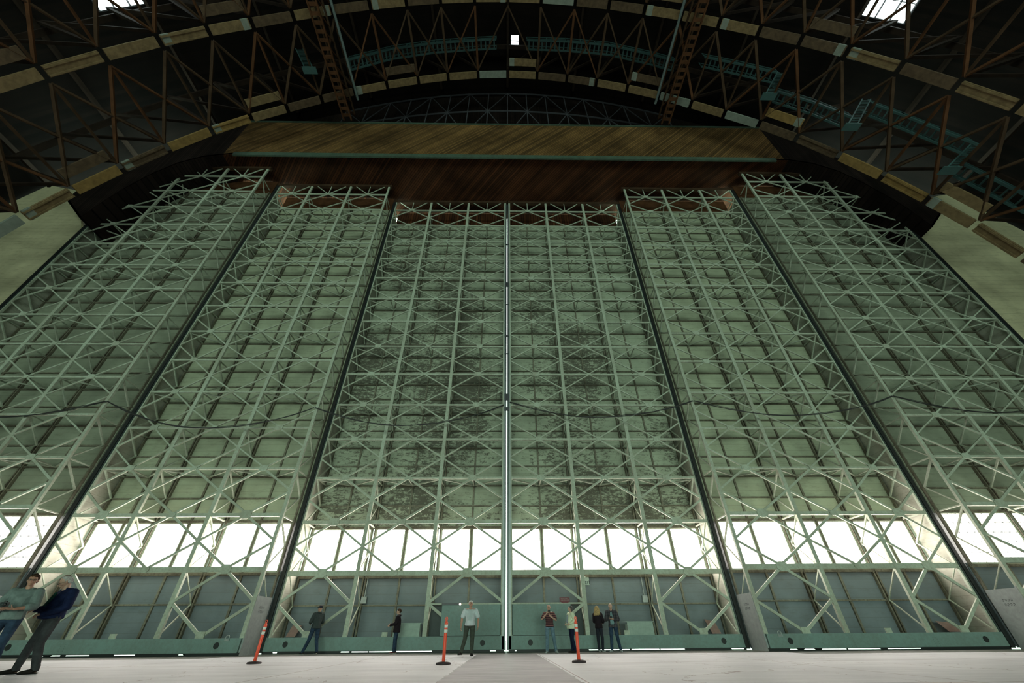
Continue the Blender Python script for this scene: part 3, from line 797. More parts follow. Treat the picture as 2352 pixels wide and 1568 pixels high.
# catwalks: hung beneath the roof between the arches
def px(pxx, pyy, Y):
    """world position of a surveyed point: its bearing from the tripod and its distance Y"""
    a, b_ = pxx - 1176, pyy - 784
    c, s = math.cos(CAM_ROLL), math.sin(CAM_ROLL); a, b_ = c * a + s * b_, -s * a + c * b_
    x, u, d = a / CAM_F, -b_ / CAM_F, 1
    c, s = math.cos(CAM_TH), math.sin(CAM_TH); y = c * d - s * u; z = s * d + c * u
    c, s = math.cos(CAM_YAW), math.sin(CAM_YAW); X_ = c * x + s * y; Y_ = -s * x + c * y
    t = Y / Y_
    return Vector((-0.074 + t * X_, Y, 0.643 + t * z))
YC = 13.9
def catwalk(pts, label, tread=.42, cage=False):
    P3 = [px(a, b_, YC) for a, b_ in pts]
    root = empty('catwalk', P3[0]); tag(root, label, 'catwalk', 'teal steel catwalks under the roof')
    for dy, dz, nm, r_ in ((-.4, 0, 'stringer', .07), (.4, 0, 'stringer', .07), (-.4, 1.0, 'handrail', .03), (-.4, .5, 'handrail', .025), (.4, 1.0, 'handrail', .03)):
        m_ = MB()
        for a, b_ in zip(P3, P3[1:]): m_.bar(a + Vector((0, dy, dz)), b_ + Vector((0, dy, dz)), r_ * 2, r_ * 2)
        m_.build(nm, M['catwalk'], root)
    tr = MB()
    for a, b_ in zip(P3, P3[1:]):
        L = (b_ - a).length; k = max(1, int(L / tread))
        for i in range(k):
            p = a.lerp(b_, (i + .5) / k); tr.box((p.x - .07, p.y - .4, p.z - .02), (p.x + .07, p.y + .4, p.z + .02))
        k = max(1, int(L / 1.5))
        for i in range(k + 1):
            p = a.lerp(b_, i / k)
            for dy in (-.4, .4): MB().box((p.x - .025, p.y + dy - .025, p.z), (p.x + .025, p.y + dy + .025, p.z + 1.0)).build('rail_post', M['catwalk'], root)
    tag(tr.build('treads', M['catwalk'], root), kind='stuff')
def platform(pts, label):
    a, b_ = [px(*q, YC - .75) for q in pts]
    root = empty('ladder_platform', a); tag(root, label, 'ladder', 'teal ladders and platforms under the roof')
    for dx in (-.35, .35):
        MB().bar(a + Vector((dx, 0, 0)), b_ + Vector((dx, 0, 0)), .09, .09).build('rail', M['catwalk'], root)
    k = int((b_ - a).length / .35)
    for i in range(1, k):
        p = a.lerp(b_, i / k); MB().bar(p + Vector((-.35, 0, 0)), p + Vector((.35, 0, 0)), .04, .04).build('rung', M['catwalk'], root)
    MB().box((b_.x - .6, b_.y - .3, b_.z - .05), (b_.x + .6, b_.y + .25, b_.z + .02)).build('platform', M['catwalk'], root)
catwalk([(800, 150), (900, 124), (1000, 110), (1100, 103), (1140, 101)], 'teal catwalk arching left of the roof crown')
catwalk([(1210, 103), (1300, 106), (1400, 115), (1500, 138), (1550, 152)], 'teal catwalk arching right of the roof crown')
catwalk([(1615, 142), (1700, 160), (1785, 180)], 'short teal catwalk just right of the red timber frame')
catwalk([(1780, 222), (1870, 250), (1955, 285)], 'teal catwalk stepping down right, between the two ladders')
catwalk([(2000, 252), (2080, 283), (2165, 318), (2235, 345)], 'long teal catwalk at the right below the pale arch boards')
catwalk([(2205, 392), (2280, 430), (2370, 476)], 'lowest teal catwalk at the right edge')
platform([(1795, 165), (1765, 222)], 'teal ladder at the end of the short catwalk')
platform([(1990, 228), (1955, 292)], 'teal ladder and platform above the long catwalk')
platform([(2240, 332), (2180, 392)], 'teal ladder with cage at the far right')
platform([(688, 112), (712, 162)], 'teal ladder cage left of the red timber frame')

# ---------------------------------------------------------------- traffic posts
def lathe_obj(name, prof, mat, parent, org):
    m_ = MB().lathe(prof, 24, org); return m_.build(name, mat, parent, smooth=True)
def post(x, y, rot, lean, label):
    r_ = empty('delineator_post', (x, y, 0)); tag(r_, label, 'traffic post', 'orange traffic posts')
    o = (x, y, 0)
    lathe_obj('base', [(0.01, 0), (.20, 0), (.205, .02), (.19, .045), (.10, .06), (.05, .065), (.01, .065)], M['post_base'], r_, o)
    lathe_obj('tube', [(.04, .05), (.047, .06), (.044, .5), (.047, .905), (.050, .92), (.050, .935), (.036, .955), (.026, .99), (.026, 1.0), (.01, 1.0)], M['orange'], r_, o)
    for z in (.70, .815):
        lathe_obj('reflective_band', [(.044, z), (.0495, z + .001), (.0498, z + .072), (.044, z + .073)], M['reflective'], r_, o)
    h = MB(); pts = [Vector((x + .028 * math.cos(t), y, 1.03 + .035 * math.sin(t))) for t in [math.pi * 2 * k / 16 for k in range(17)]]
    h.tube(pts, .012, 8); h.build('handle_loop', M['orange'], r_, smooth=True)
    return r_
post(-7.56, 15.17, 0, 0, 'leftmost of the three orange traffic posts, far left of the dark strip')
post(-1.77, 13.95, 0, 0, 'middle one of the three orange traffic posts, at the left edge of the dark strip')
post(2.04, 14.30, 0, 0, 'rightmost of the three orange traffic posts, right of the dark strip')

# ---------------------------------------------------------------- people
def blob_mesh(groups, voxel, smooth=3):
    """union of rounded hulls -> one continuous skin. groups: list of lists of (centre, radii, rot_z)"""
    bm = bmesh.new()
    for g in groups:
        tmp = bmesh.new()
        for it in g:
            c, r = Vector(it[0]), it[1]; rz = it[2] if len(it) > 2 else 0
            if not isinstance(r, (tuple, list)): r = (r, r, r)
            mt = Matrix.Translation(c) @ Matrix.Rotation(rz, 4, 'Z') @ Matrix.Diagonal((*r, 1))
            bmesh.ops.create_icosphere(tmp, subdivisions=2, radius=1, matrix=mt)
        if len(g) > 1:
            res = bmesh.ops.convex_hull(tmp, input=tmp.verts[:])
            junk = [e for e in res['geom_interior'] + res['geom_unused'] if isinstance(e, bmesh.types.BMVert)]
            if junk: bmesh.ops.delete(tmp, geom=list(set(junk)), context='VERTS')
            # drop the source faces that the hull left inside
        me = bpy.data.meshes.new('t'); tmp.to_mesh(me); tmp.free()
        bm.from_mesh(me); bpy.data.meshes.remove(me)
    me = bpy.data.meshes.new('t'); bm.to_mesh(me); bm.free()
    ob = bpy.data.objects.new('t', me); COL.objects.link(ob)
    md = ob.modifiers.new('r', 'REMESH'); md.mode = 'VOXEL'; md.voxel_size = voxel
    if smooth:
        sm_ = ob.modifiers.new('s', 'SMOOTH'); sm_.iterations = smooth; sm_.factor = .5
    dg = bpy.context.evaluated_depsgraph_get()
    out = bpy.data.meshes.new_from_object(ob.evaluated_get(dg))
    bpy.data.objects.remove(ob); bpy.data.meshes.remove(me)
    for p in out.polygons: p.use_smooth = True
    return out

def child(name, me, mat, parent):
    o = bpy.data.objects.new(name, me); COL.objects.link(o); me.materials.clear(); me.materials.append(mat)
    if parent is not None: o.parent = parent
    return o

SKIN = simple('skin', (0.42, 0.22, 0.15), 0.5, 0, 0.06, 20)
SKIN_P = simple('skin_pale', (0.50, 0.30, 0.22), 0.5, 0, 0.06, 20)
def cloth(name, col, var=.15, sc=14): return simple('cloth_' + name, col, 0.85, 0, var, sc)

def stripe_mat(name, c1, c2, period, frac):
    m, nt, b = new_mat('cloth_' + name)
    sep = N(nt, 'ShaderNodeSeparateXYZ'); nt.links.new(obj_pos(nt), sep.inputs[0])
    a = N(nt, 'ShaderNodeMath', operation='DIVIDE'); nt.links.new(sep.outputs[2], a.inputs[0]); a.inputs[1].default_value = period
    f = N(nt, 'ShaderNodeMath', operation='FRACT'); nt.links.new(a.outputs[0], f.inputs[0])
    l = N(nt, 'ShaderNodeMath', operation='LESS_THAN'); nt.links.new(f.outputs[0], l.inputs[0]); l.inputs[1].default_value = frac
    nt.links.new(mixc(nt, l.outputs[0], c1, c2), b.inputs['Base Color']); b.inputs['Roughness'].default_value = .85
    return m

def plaid_mat(name, base, l1, period):
    m, nt, b = new_mat('cloth_' + name)
    sep = N(nt, 'ShaderNodeSeparateXYZ'); nt.links.new(obj_pos(nt), sep.inputs[0]); outs = []
    for i in (0, 2):
        a = N(nt, 'ShaderNodeMath', operation='DIVIDE'); nt.links.new(sep.outputs[i], a.inputs[0]); a.inputs[1].default_value = period
        f = N(nt, 'ShaderNodeMath', operation='FRACT'); nt.links.new(a.outputs[0], f.inputs[0])
        l = N(nt, 'ShaderNodeMath', operation='LESS_THAN'); nt.links.new(f.outputs[0], l.inputs[0]); l.inputs[1].default_value = .38; outs.append(l.outputs[0])
    ad = N(nt, 'ShaderNodeMath', operation='ADD'); nt.links.new(outs[0], ad.inputs[0]); nt.links.new(outs[1], ad.inputs[1])
    ml = N(nt, 'ShaderNodeMath', operation='MULTIPLY'); nt.links.new(ad.outputs[0], ml.inputs[0]); ml.inputs[1].default_value = .5
    nt.links.new(mixc(nt, ml.outputs[0], base, l1), b.inputs['Base Color']); b.inputs['Roughness'].default_value = .85
    return m

def finger_chain(base, dirv, bend, lens, r):
    """three phalanges, turning by bend radians each about the axis perpendicular to dirv and bend direction"""
    pts = [Vector(base)]; d = Vector(dirv[0]).normalized(); ax = Vector(dirv[1]).normalized()
    for i, L in enumerate(lens):
        d = Matrix.Rotation(bend[i], 3, ax) @ d; pts.append(pts[-1] + d * L)
    return [[(a, r * (1 - .12 * i)), (b_, r * (1 - .12 * (i + 1)))] for i, (a, b_) in enumerate(zip(pts, pts[1:]))]

def hand(wrist, fwd, palm, side, curl=.5, scale=1.0):
    """wrist point, forward direction, palm-facing direction; side=+1 thumb on side of fwd x palm, -1 the other"""
    w = Vector(wrist); f = Vector(fwd).normalized(); p = Vector(palm); p = (p - f * p.dot(f)).normalized(); sd = f.cross(p).normalized() * side
    g = []; s_ = scale
    for k in (-1, 0, 1):
        g_ = [(w + sd * k * .012 * s_, .017 * s_), (w + f * .085 * s_ + sd * k * .024 * s_, .013 * s_)]
        g.append(g_)
    g.append([(w, .02 * s_), (w + f * .08 * s_ + sd * .028 * s_, .012 * s_), (w + f * .08 * s_ - sd * .03 * s_, .012 * s_)])
    ax = f.cross(p)                       # rotating f about ax bends towards the palm
    for k, L in ((1.5, .9), (.5, 1.0), (-.5, .95), (-1.5, .75)):
        base = w + f * .086 * s_ + sd * k * .0205 * s_
        lens = [.042 * L * s_, .027 * L * s_, .02 * L * s_]
        g += finger_chain(base, (f + sd * k * .05, ax), [curl * .7, curl, curl * .6], lens, .0088 * s_)
    tb = w + f * .025 * s_ + sd * .024 * s_
    td = (f * .65 + sd * .75 + p * .25).normalized()
    g += finger_chain(tb, (td, ax), [.1, curl * .4, curl * .4], [.045 * s_, .03 * s_, .024 * s_], .0105 * s_)
    return g

def person(label, loc, rz, J, height=1.75, girth=1.1, top=None, top_kind='shirt', sleeve='long', legs=None, shoe=None, hair=None, hair_kind='short',
           skin=SKIN, voxel=.010, head_yaw=0, head_pitch=0, lean=(0, 0), belly=0.0, cap=None, glasses=False, curl=(.6, .6), palms=None, coat_len=0.0, female=False, collar=None, inner=None):
    """J gives joints in a 1.75 m body frame: facing -y, x to the viewer's right when facing the viewer"""
    D = dict(sL=(.172, 0, 1.415), sR=(-.172, 0, 1.415), eL=(.24, .03, 1.14), eR=(-.24, .03, 1.14), wL=(.25, -.05, .88), wR=(-.25, -.05, .88),
             hL=(.095, 0, .92), hR=(-.095, 0, .92), kL=(.11, -.02, .50), kR=(-.11, -.02, .50), aL=(.12, .02, .085), aR=(-.12, .02, .085),
             tL=0.15, tR=-0.15, chest=(0, 0, 1.30), neck=(0, .01, 1.49), head=(0, -.01, 1.635))
    D.update(J); J = {k: (Vector(v) if isinstance(v, tuple) else v) for k, v in D.items()}
    S = height / 1.75
    sw = .92 if female else 1.0
    H = J['head']
    R = Matrix.Rotation(head_yaw, 4, 'Z') @ Matrix.Rotation(head_pitch, 4, 'X')
    hp = lambda x, y, z: H + (R @ Vector((x, y, z)))
    # ------- one continuous body: head, neck, trunk, arms, hands, legs, feet
    g = []
    g.append([(hp(0, .012, .035), (.074, .090, .078)), (hp(0, -.01, -.01), (.066, .080, .075))])
    g.append([(hp(0, -.02, -.02), (.058, .068, .06)), (hp(0, -.052, -.088), (.026, .024, .020))])
    g.append([(hp(0, -.089, .006), .009), (hp(0, -.110, -.027), .0125), (hp(0, -.088, -.034), (.016, .010, .008))])     # nose
    g.append([(hp(-.03, -.083, .026), (.020, .010, .008)), (hp(.03, -.083, .026), (.020, .010, .008))])                  # brow
    g.append([(hp(-.014, -.084, -.058), .0085), (hp(.014, -.084, -.058), .0085)])                                       # lips
    g.append([(hp(0, -.076, -.095), (.018, .014, .014))])                                                              # chin
    for e in (-1, 1):
        g.append([(hp(e * .075, .008, .012), (.010, .018, .022)), (hp(e * .072, .004, -.024), (.008, .012, .012))])      # ear
        g.append([(hp(e * .046, -.058, -.025), (.020, .022, .018))])                                                    # cheek
    g.append([(hp(0, .02, -.06), (.050, .052, .04)), (J['neck'] - Vector((0, 0, .03)), (.058, .058, .05))])
    pel = (J['hL'] + J['hR']) / 2
    ch = J['chest']
    g.append([(J['sL'] * .78 + J['neck'] * .22, .052), (J['sR'] * .78 + J['neck'] * .22, .052), (ch, (.14 * sw, .10, .11)), (J['neck'] - Vector((0, 0, .07)), .05)])
    g.append([(ch, (.145 * sw, .10, .10)), (pel + Vector((0, -belly * .3, .13)), (.13 * sw, .10 + belly * .5, .10))])
    g.append([(pel + Vector((0, 0, .13)), (.13 * sw, .10, .08)), (pel, (.15, .105, .09))])
    arm = 1.0 if not female else .88
    pal = palms or {}
    for e, q in ((1, 'L'), (-1, 'R')):
        sh, el, wr = J['s' + q], J['e' + q], J['w' + q]
        g.append([(sh, .054 * arm), (sh.lerp(el, .45), .047 * arm), (el, .038 * arm)])
        g.append([(el, .038 * arm), (el.lerp(wr, .35), .040 * arm), (wr, .025 * arm)])
        f = pal.get('f' + q, tuple(wr - el)); p = pal.get('p' + q, (-e, 0, 0))
        g += hand(wr, f, p, pal.get('s' + q, (1 if Vector(f).cross(Vector(p)).y < 0 else -1)), curl[0 if q == 'L' else 1])
        hi, kn, an = J['h' + q], J['k' + q], J['a' + q]
        g.append([(hi, .085), (hi.lerp(kn, .5), .068), (kn, .052)])
        g.append([(kn, .052), (kn.lerp(an, .35), .054), (an, .034)])
        fd = Vector((math.sin(J['t' + q]), -math.cos(J['t' + q]), 0))
        g.append([(an, .030), (an - Vector((0, 0, .048)) - fd * .025, .022), (an - Vector((0, 0, .060)) + fd * .12, (.024, .024, .010))])
    body = child('person', blob_mesh(g, voxel), skin, None)
    body['label'] = label; body['category'] = 'person'
    body.location = loc; body.scale = (S * girth, S * girth, S)
    body.rotation_euler = (0, 0, rz)
    # ------- trousers
    lg = [[(pel + Vector((0, -belly * .25, .10)), (.145 * sw, .112 + belly * .4, .035)), (pel, (.165, .122, .09))]]
    for q in 'LR':
        hi, kn, an = J['h' + q], J['k' + q], J['a' + q]
        lg.append([(hi, .098), (hi.lerp(kn, .5), .084), (kn, .070)])
        lg.append([(kn, .070), (kn.lerp(an, .4), .068), (an + Vector((0, 0, .01)), .058)])
        lg.append([(an + Vector((0, 0, .03)), .058), (an + Vector((0, 0, -.025)), (.060, .062, .02))])
    child('trousers', blob_mesh(lg, voxel), legs, body)
    # ------- upper garment
    tk = .016 if top_kind == 'shirt' else .030
    ug = []
    ug.append([(J['sL'] * .80 + ch * .20, .058 + tk), (J['sR'] * .80 + ch * .20, .058 + tk), (ch, (.155 * sw + tk, .11 + tk, .11)), (J['neck'] - Vector((0, -.01, .055)), .055 + tk * .5)])
    ug.append([(ch, (.155 * sw + tk, .112 + tk, .10)), (pel + Vector((0, -belly, .15)), (.14 + tk, .115 + tk + belly, .10))])
    ug.append([(pel + Vector((0, -belly, .15)), (.14 + tk, .115 + tk + belly, .10)), (pel + Vector((0, -belly * .5, .015 - coat_len)), (.165 + tk, .125 + tk + belly * .5, .03))])
    for q in 'LR':
        sh, el, wr = J['s' + q], J['e' + q], J['w' + q]
        if sleeve == 'long':
            ug.append([(sh, .058 + tk), (sh.lerp(el, .5), .052 + tk), (el, .044 + tk)])
            ug.append([(el, .044 + tk), (el.lerp(wr, .93), .034 + tk * .7)])
        elif sleeve == 'rolled':
            ug.append([(sh, .058 + tk), (sh.lerp(el, .5), .052 + tk), (el, .044 + tk)]); ug.append([(el, .044 + tk), (el.lerp(wr, .3), .046 + tk)])
        else:
            ug.append([(sh, .058 + tk), (sh.lerp(el, .72), .062 + tk)])
    nm = {'shirt': 'shirt', 'jacket': 'jacket', 'cardigan': 'cardigan', 'hoodie': 'hooded_sweater'}[top_kind]
    sh_o = child(nm, blob_mesh(ug, voxel), top, body)
    if top_kind in ('jacket', 'hoodie'):
        cg = []
        nk = J['neck']
        for k in range(9):
            a = math.pi * (-.15 + 1.3 * k / 8) if top_kind == 'hoodie' else math.pi * (-.1 + 1.2 * k / 8)
            r_ = .082; z_off = -.035 if top_kind == 'hoodie' else -.02
            p1 = nk + Vector((math.cos(a) * r_, .01 + math.sin(a) * r_, z_off))
            cg.append([(p1, .026 if top_kind == 'hoodie' else .02), (p1 + Vector((0, 0, .04)), .016)])
            if k: cg.append([(prev, .024), (p1, .024)])
            prev = p1
        if top_kind == 'hoodie': cg.append([(nk + Vector((0, .13, -.10)), (.09, .05, .07)), (nk + Vector((0, .09, -.02)), (.085, .045, .03))])
        child('collar' if top_kind == 'jacket' else 'hood', blob_mesh(cg, voxel * 1.1), top, body)
    if collar is not None:
        cg = []
        for e in (-1, 1): cg.append([(J['neck'] + Vector((e * .055, -.02, -.02)), .014), (J['neck'] + Vector((e * .02, -.085, -.085)), .010), (J['neck'] + Vector((e * .06, -.06, -.07)), .01)])
        cg.append([(J['neck'] + Vector((-.05, .06, -.01)), .014), (J['neck'] + Vector((.05, .06, -.01)), .014)])
        child('collar', blob_mesh(cg, voxel), collar, body)
    if inner is not None:      # open front showing the shirt beneath
        iy = -(.115 + tk + belly)
        ig = [[(ch + Vector((0, -.118 - tk * .6, .10)), (.035, .02, .02)), (ch + Vector((0, -.112 - tk, -.05)), (.06, .022, .05)), (pel + Vector((0, iy - .004 - belly * .1, .17)), (.085, .022, .05)), (pel + Vector((0, iy + .01, .06)), (.085, .022, .03))]]
        child('inner_shirt', blob_mesh(ig, voxel), inner, body)
    # ------- shoes
    sh_mat, sole_mat = shoe
    for q in 'LR':
        an = J['a' + q]; fd = Vector((math.sin(J['t' + q]), -math.cos(J['t' + q]), 0))
        o = child('shoe', blob_mesh([[(an - Vector((0, 0, .020)) - fd * .02, (.046, .046, .040)), (an - Vector((0, 0, .045)) + fd * .06, (.046, .046, .034)), (an - Vector((0, 0, .055)) + fd * .165, (.040, .040, .025))]], voxel), sh_mat, body)
        so = child('sole', blob_mesh([[(an - Vector((0, 0, .073)) - fd * .04, (.040, .040, .012)), (an - Vector((0, 0, .073)) + fd * .17, (.040, .040, .012))]], voxel * .9), sole_mat, o)
    # ------- eyes, hair, glasses, cap
    dk = M['ink']
    for e in (-1, 1):
        eg = MB(); c = hp(e * .030, -.084, .006)
        eg.tube([c + R @ Vector((-.012, 0, 0)), c, c + R @ Vector((.012, 0, 0))], [.003, .0065, .003], 8)
        eo = eg.build('eye', dk, None, smooth=True, origin=(0, 0, 0)); eo.parent = body
    if hair is not None:
        hg = []
        if hair_kind == 'short':
            hg.append([(hp(0, .022, .052), (.079, .092, .072)), (hp(0, .055, .005), (.070, .062, .062))])
            for e in (-1, 1): hg.append([(hp(e * .068, .0, .035), (.012, .035, .03)), (hp(e * .060, .045, -.02), (.018, .03, .035))])
            hg.append([(hp(-.04, -.062, .085), .018), (hp(.04, -.062, .085), .018), (hp(0, 0, .105), .03)])
        elif hair_kind == 'fringe':          # bald crown, hair round the back and sides
            for e in (-1, 1): hg.append([(hp(e * .070, .03, .02), (.012, .035, .025)), (hp(e * .05, .075, -.01), (.02, .02, .03))])
            hg.append([(hp(-.05, .078, .0), (.022, .02, .035)), (hp(.05, .078, .0), (.022, .02, .035))])
        elif hair_kind == 'thin':
            hg.append([(hp(0, .030, .060), (.077, .086, .064)), (hp(0, .06, .01), (.068, .056, .06))])
            for e in (-1, 1): hg.append([(hp(e * .070, .01, .03), (.010, .03, .03)), (hp(e * .060, .05, -.02), (.016, .03, .03))])
        elif hair_kind == 'bob':
            hg.append([(hp(0, .022, .050), (.088, .098, .080)), (hp(0, .060, -.03), (.080, .060, .065))])
            for e in (-1, 1): hg.append([(hp(e * .075, .01, .03), (.020, .045, .045)), (hp(e * .070, .04, -.06), (.022, .035, .03))])
        elif hair_kind == 'long':
            rr = random.Random(3)
            hg.append([(hp(0, .022, .050), (.095, .105, .085)), (hp(0, .060, -.03), (.10, .075, .08))])
            for k in range(34):
                a = math.pi * (-.12 + 1.24 * rr.random()); r0 = .085 + .02 * rr.random()
                p0 = hp(math.cos(a) * r0, .03 + math.sin(a) * r0 * .8, .02)
                p1 = p0 + Vector((math.cos(a) * .03, .02 + math.sin(a) * .02, -.10)); p2 = p1 + Vector((rr.uniform(-.03, .03), rr.uniform(-.01, .03), -.10)); p3 = p2 + Vector((rr.uniform(-.04, .04), rr.uniform(-.01, .03), -.07))
                hg.append([(p0, .022), (p1, .024)]); hg.append([(p1, .024), (p2, .022)]); hg.append([(p2, .022), (p3, .012)])
        child('hair', blob_mesh(hg, voxel * .9, 2), hair, body)
    if cap is not None:
        child('cap', blob_mesh([[(hp(0, .015, .065), (.084, .098, .062)), (hp(0, .015, .03), (.083, .097, .02))], [(hp(-.04, -.10, .045), (.03, .03, .007)), (hp(.04, -.10, .045), (.03, .03, .007)), (hp(0, -.13, .040), (.03, .03, .007))]], voxel), cap, body)
    if glasses:
        gg = MB()
        for e in (-1, 1):
            c = hp(e * .032, -.100, .004)
            gg.tube([c + R @ Vector((math.cos(t * math.pi / 6) * .024, 0, math.sin(t * math.pi / 6) * .018)) for t in range(13)], .0022, 6)
            gg.tube([hp(e * .056, -.098, .008), hp(e * .080, -.03, .012), hp(e * .082, .01, .006)], .002, 6)
        gg.tube([hp(-.01, -.101, .006), hp(.01, -.101, .006)], .002, 6)
        go = gg.build('glasses', M['ink'], None, origin=(0, 0, 0)); go.parent = body
    return body

def world_pt(b, p):
    return Matrix.Translation(b.location) @ Matrix.Rotation(b.rotation_euler.z, 4, 'Z') @ Matrix.Diagonal((*b.scale, 1)) @ Vector(p)

def held_camera(body, p, yaw, label, size=1.0, strap=False):
    w = world_pt(body, p)
    root = empty('camera', w); tag(root, label, 'camera')
    root.rotation_euler = (0, 0, yaw + body.rotation_euler.z)
    def part(mb, nm, mt, sm=False):
        o = mb.build(nm, mt, None, smooth=sm, origin=(0, 0, 0)); o.parent = root
    k = size
    b_ = MB().box((-.065 * k, -.02 * k, -.04 * k), (.065 * k, .02 * k, .04 * k)); b_.box((-.02 * k, -.02 * k, .04 * k), (.02 * k, .015 * k, .06 * k)); b_.box((-.068 * k, -.035 * k, -.04 * k), (-.04 * k, -.015 * k, .035 * k))
    part(b_, 'body', M['black'])
    part(MB().tube([(0.008 * k, -.02 * k, 0), (0.008 * k, -.05 * k, 0), (.008 * k, -.085 * k, 0)], [.032 * k, .034 * k, .030 * k], 18), 'lens', M['ink'], True)
    part(MB().box((-.04 * k, .02 * k, -.028 * k), (.04 * k, .022 * k, .028 * k)), 'screen', M['seal'])
    return root

jeans = cloth('jeans', (0.030, 0.050, 0.085), .4, 9); jeans_l = cloth('light_jeans', (0.13, 0.20, 0.25), .3, 9); dark = cloth('dark', (0.022, 0.024, 0.034))
navy = cloth('navy', (0.010, 0.016, 0.050), .3); hood = cloth('hoodie', (0.15, 0.19, 0.18), .25, 10); green_in = cloth('green_shirt', (0.018, 0.075, 0.055), .3)
grey_tr = cloth('charcoal', (0.050, 0.052, 0.055), .35, 8); white_sh = cloth('white_polo', (0.55, 0.60, 0.62), .06); olive_tr = cloth('olive', (0.055, 0.062, 0.050), .25)
cream = cloth('cream', (0.62, 0.66, 0.48), .06); white_stripe = stripe_mat('blue_stripe', (0.42, 0.48, 0.50), (0.08, 0.12, 0.16), .035, .45)
red_stripe = stripe_mat('red_stripe', (0.050, 0.016, 0.022), (0.30, 0.13, 0.12), .068, .28); plaid = plaid_mat('plaid', (0.022, 0.022, 0.030), (0.075, 0.065, 0.075), .11)
blackc = cloth('black', (0.020, 0.014, 0.018)); greyj = cloth('grey_jacket', (0.045, 0.055, 0.055)); teal_in = cloth('teal_shirt', (0.16, 0.26, 0.27))
sh_dark = cloth('shoe_dark', (0.020, 0.018, 0.016)); sole_w = cloth('sole_white', (0.45, 0.50, 0.48)); shoe_l = cloth('shoe_grey', (0.30, 0.34, 0.34)); sh_red = cloth('shoe_red', (0.12, 0.03, 0.03))
h_brown = cloth('hair_brown', (0.045, 0.025, 0.015), .4, 40); h_grey = cloth('hair_grey', (0.42, 0.40, 0.38), .3, 40); h_white = cloth('hair_white', (0.62, 0.60, 0.58), .2, 40); h_blond = cloth('hair_blonde', (0.42, 0.29, 0.14), .45, 30)
h_dgrey = cloth('hair_dark_grey', (0.10, 0.09, 0.09), .4, 40)

# the two men in the left foreground
P8 = person('man in a grey-green hooded sweater and jeans holding a black camera', (-11.2, 10.9, 0), .30,
       dict(sL=(.175, .02, 1.42), sR=(-.175, -.02, 1.42), eL=(.27, -.04, 1.16), eR=(-.29, -.02, 1.15), wL=(.12, -.27, 1.10), wR=(-.10, -.28, 1.09), kL=(.13, -.06, .50), aL=(.17, .0, .085), kR=(-.14, .03, .50), aR=(-.20, .06, .085), head=(0, -.03, 1.64)),
       height=1.86, girth=1.14, top=hood, top_kind='hoodie', sleeve='rolled', legs=jeans, shoe=(sh_dark, sh_dark), hair=h_brown, hair_kind='short', voxel=.0065,
       head_yaw=.35, head_pitch=.05, glasses=True, curl=(.9, .9), palms=dict(fL=(-.8, -.45, .05), pL=(0, .4, .9), fR=(.8, -.45, .05), pR=(0, .4, .9)))
held_camera(P8, (.01, -.40, 1.17), 0, 'black camera held in both hands by the man in the grey-green hooded sweater', 1.1)
P9 = person('grey-haired man in a navy jacket and dark green shirt looking down', (-11.1, 11.8, 0), -.55,
       dict(sL=(.185, .03, 1.40), sR=(-.185, -.01, 1.40), eL=(.30, .02, 1.13), eR=(-.27, -.06, 1.13), wL=(.14, -.21, 1.00), wR=(-.10, -.27, 1.08), kL=(.13, -.02, .50), aL=(.16, .10, .085), kR=(-.12, -.05, .50), aR=(-.16, -.06, .085),
            chest=(0, -.02, 1.29), neck=(0, -.04, 1.47), head=(0, -.11, 1.60)),
       height=1.94, girth=1.2, top=navy, top_kind='jacket', sleeve='long', legs=grey_tr, shoe=(sh_dark, sh_dark), hair=h_grey, hair_kind='thin', skin=SKIN_P, voxel=.0065,
       head_yaw=-.15, head_pitch=.55, glasses=True, belly=.06, curl=(1.0, .9), inner=green_in, palms=dict(fL=(-.75, -.6, -.05), pL=(-.2, .4, -.8), fR=(.5, -.7, .1), pR=(.3, .5, -.6)))

# people along the doors
person('man in a black cap and grey jacket walking away along the doors', (-8.75, 22.3, 0), -2.3,
       dict(kL=(.13, -.08, .50), aL=(.20, -.22, .085), kR=(-.12, .05, .50), aR=(-.17, .18, .10), eL=(.25, -.05, 1.15), wL=(.16, -.25, 1.10), eR=(-.25, -.05, 1.15), wR=(-.14, -.26, 1.10)),
       height=1.80, top=greyj, top_kind='jacket', legs=jeans, shoe=(sh_dark, sole_w), hair=None, cap=dark, voxel=.011, head_yaw=.3, coat_len=.02)
person('short-haired person in a long black coat standing side-on, facing left', (-5.08, 22.5, 0), -1.45,
       dict(eL=(.22, -.06, 1.15), wL=(.12, -.30, 1.08), eR=(-.22, -.06, 1.15), wR=(-.10, -.28, 1.12), hL=(.07, 0, .92), hR=(-.07, 0, .92), kL=(.07, -.02, .5), kR=(-.07, 0, .5), aL=(.08, 0, .085), aR=(-.08, .04, .085)),
       height=1.66, top=blackc, top_kind='jacket', legs=jeans, shoe=(sh_red, sole_w), hair=h_brown, hair_kind='short', skin=SKIN_P, voxel=.011, coat_len=.12, female=True)
person('heavy white-haired man in a white polo shirt and dark trousers beside the bright gap', (-1.50, 19.6, 0), .10,
       dict(sL=(.18, .01, 1.42), sR=(-.18, .01, 1.42), eL=(.28, .04, 1.15), wL=(.27, -.04, .90), eR=(-.27, .08, 1.16), wR=(-.29, .10, .90), kL=(.10, -.03, .50), aL=(.09, -.05, .085), kR=(-.14, .06, .5), aR=(-.24, .16, .10), tL=.1, tR=-.5),
       height=1.80, girth=1.18, top=white_sh, top_kind='shirt', sleeve='short', legs=olive_tr, shoe=(sh_dark, sh_dark), hair=h_white, hair_kind='short', skin=SKIN, voxel=.0095, belly=.07, collar=white_sh, head_yaw=-.15)
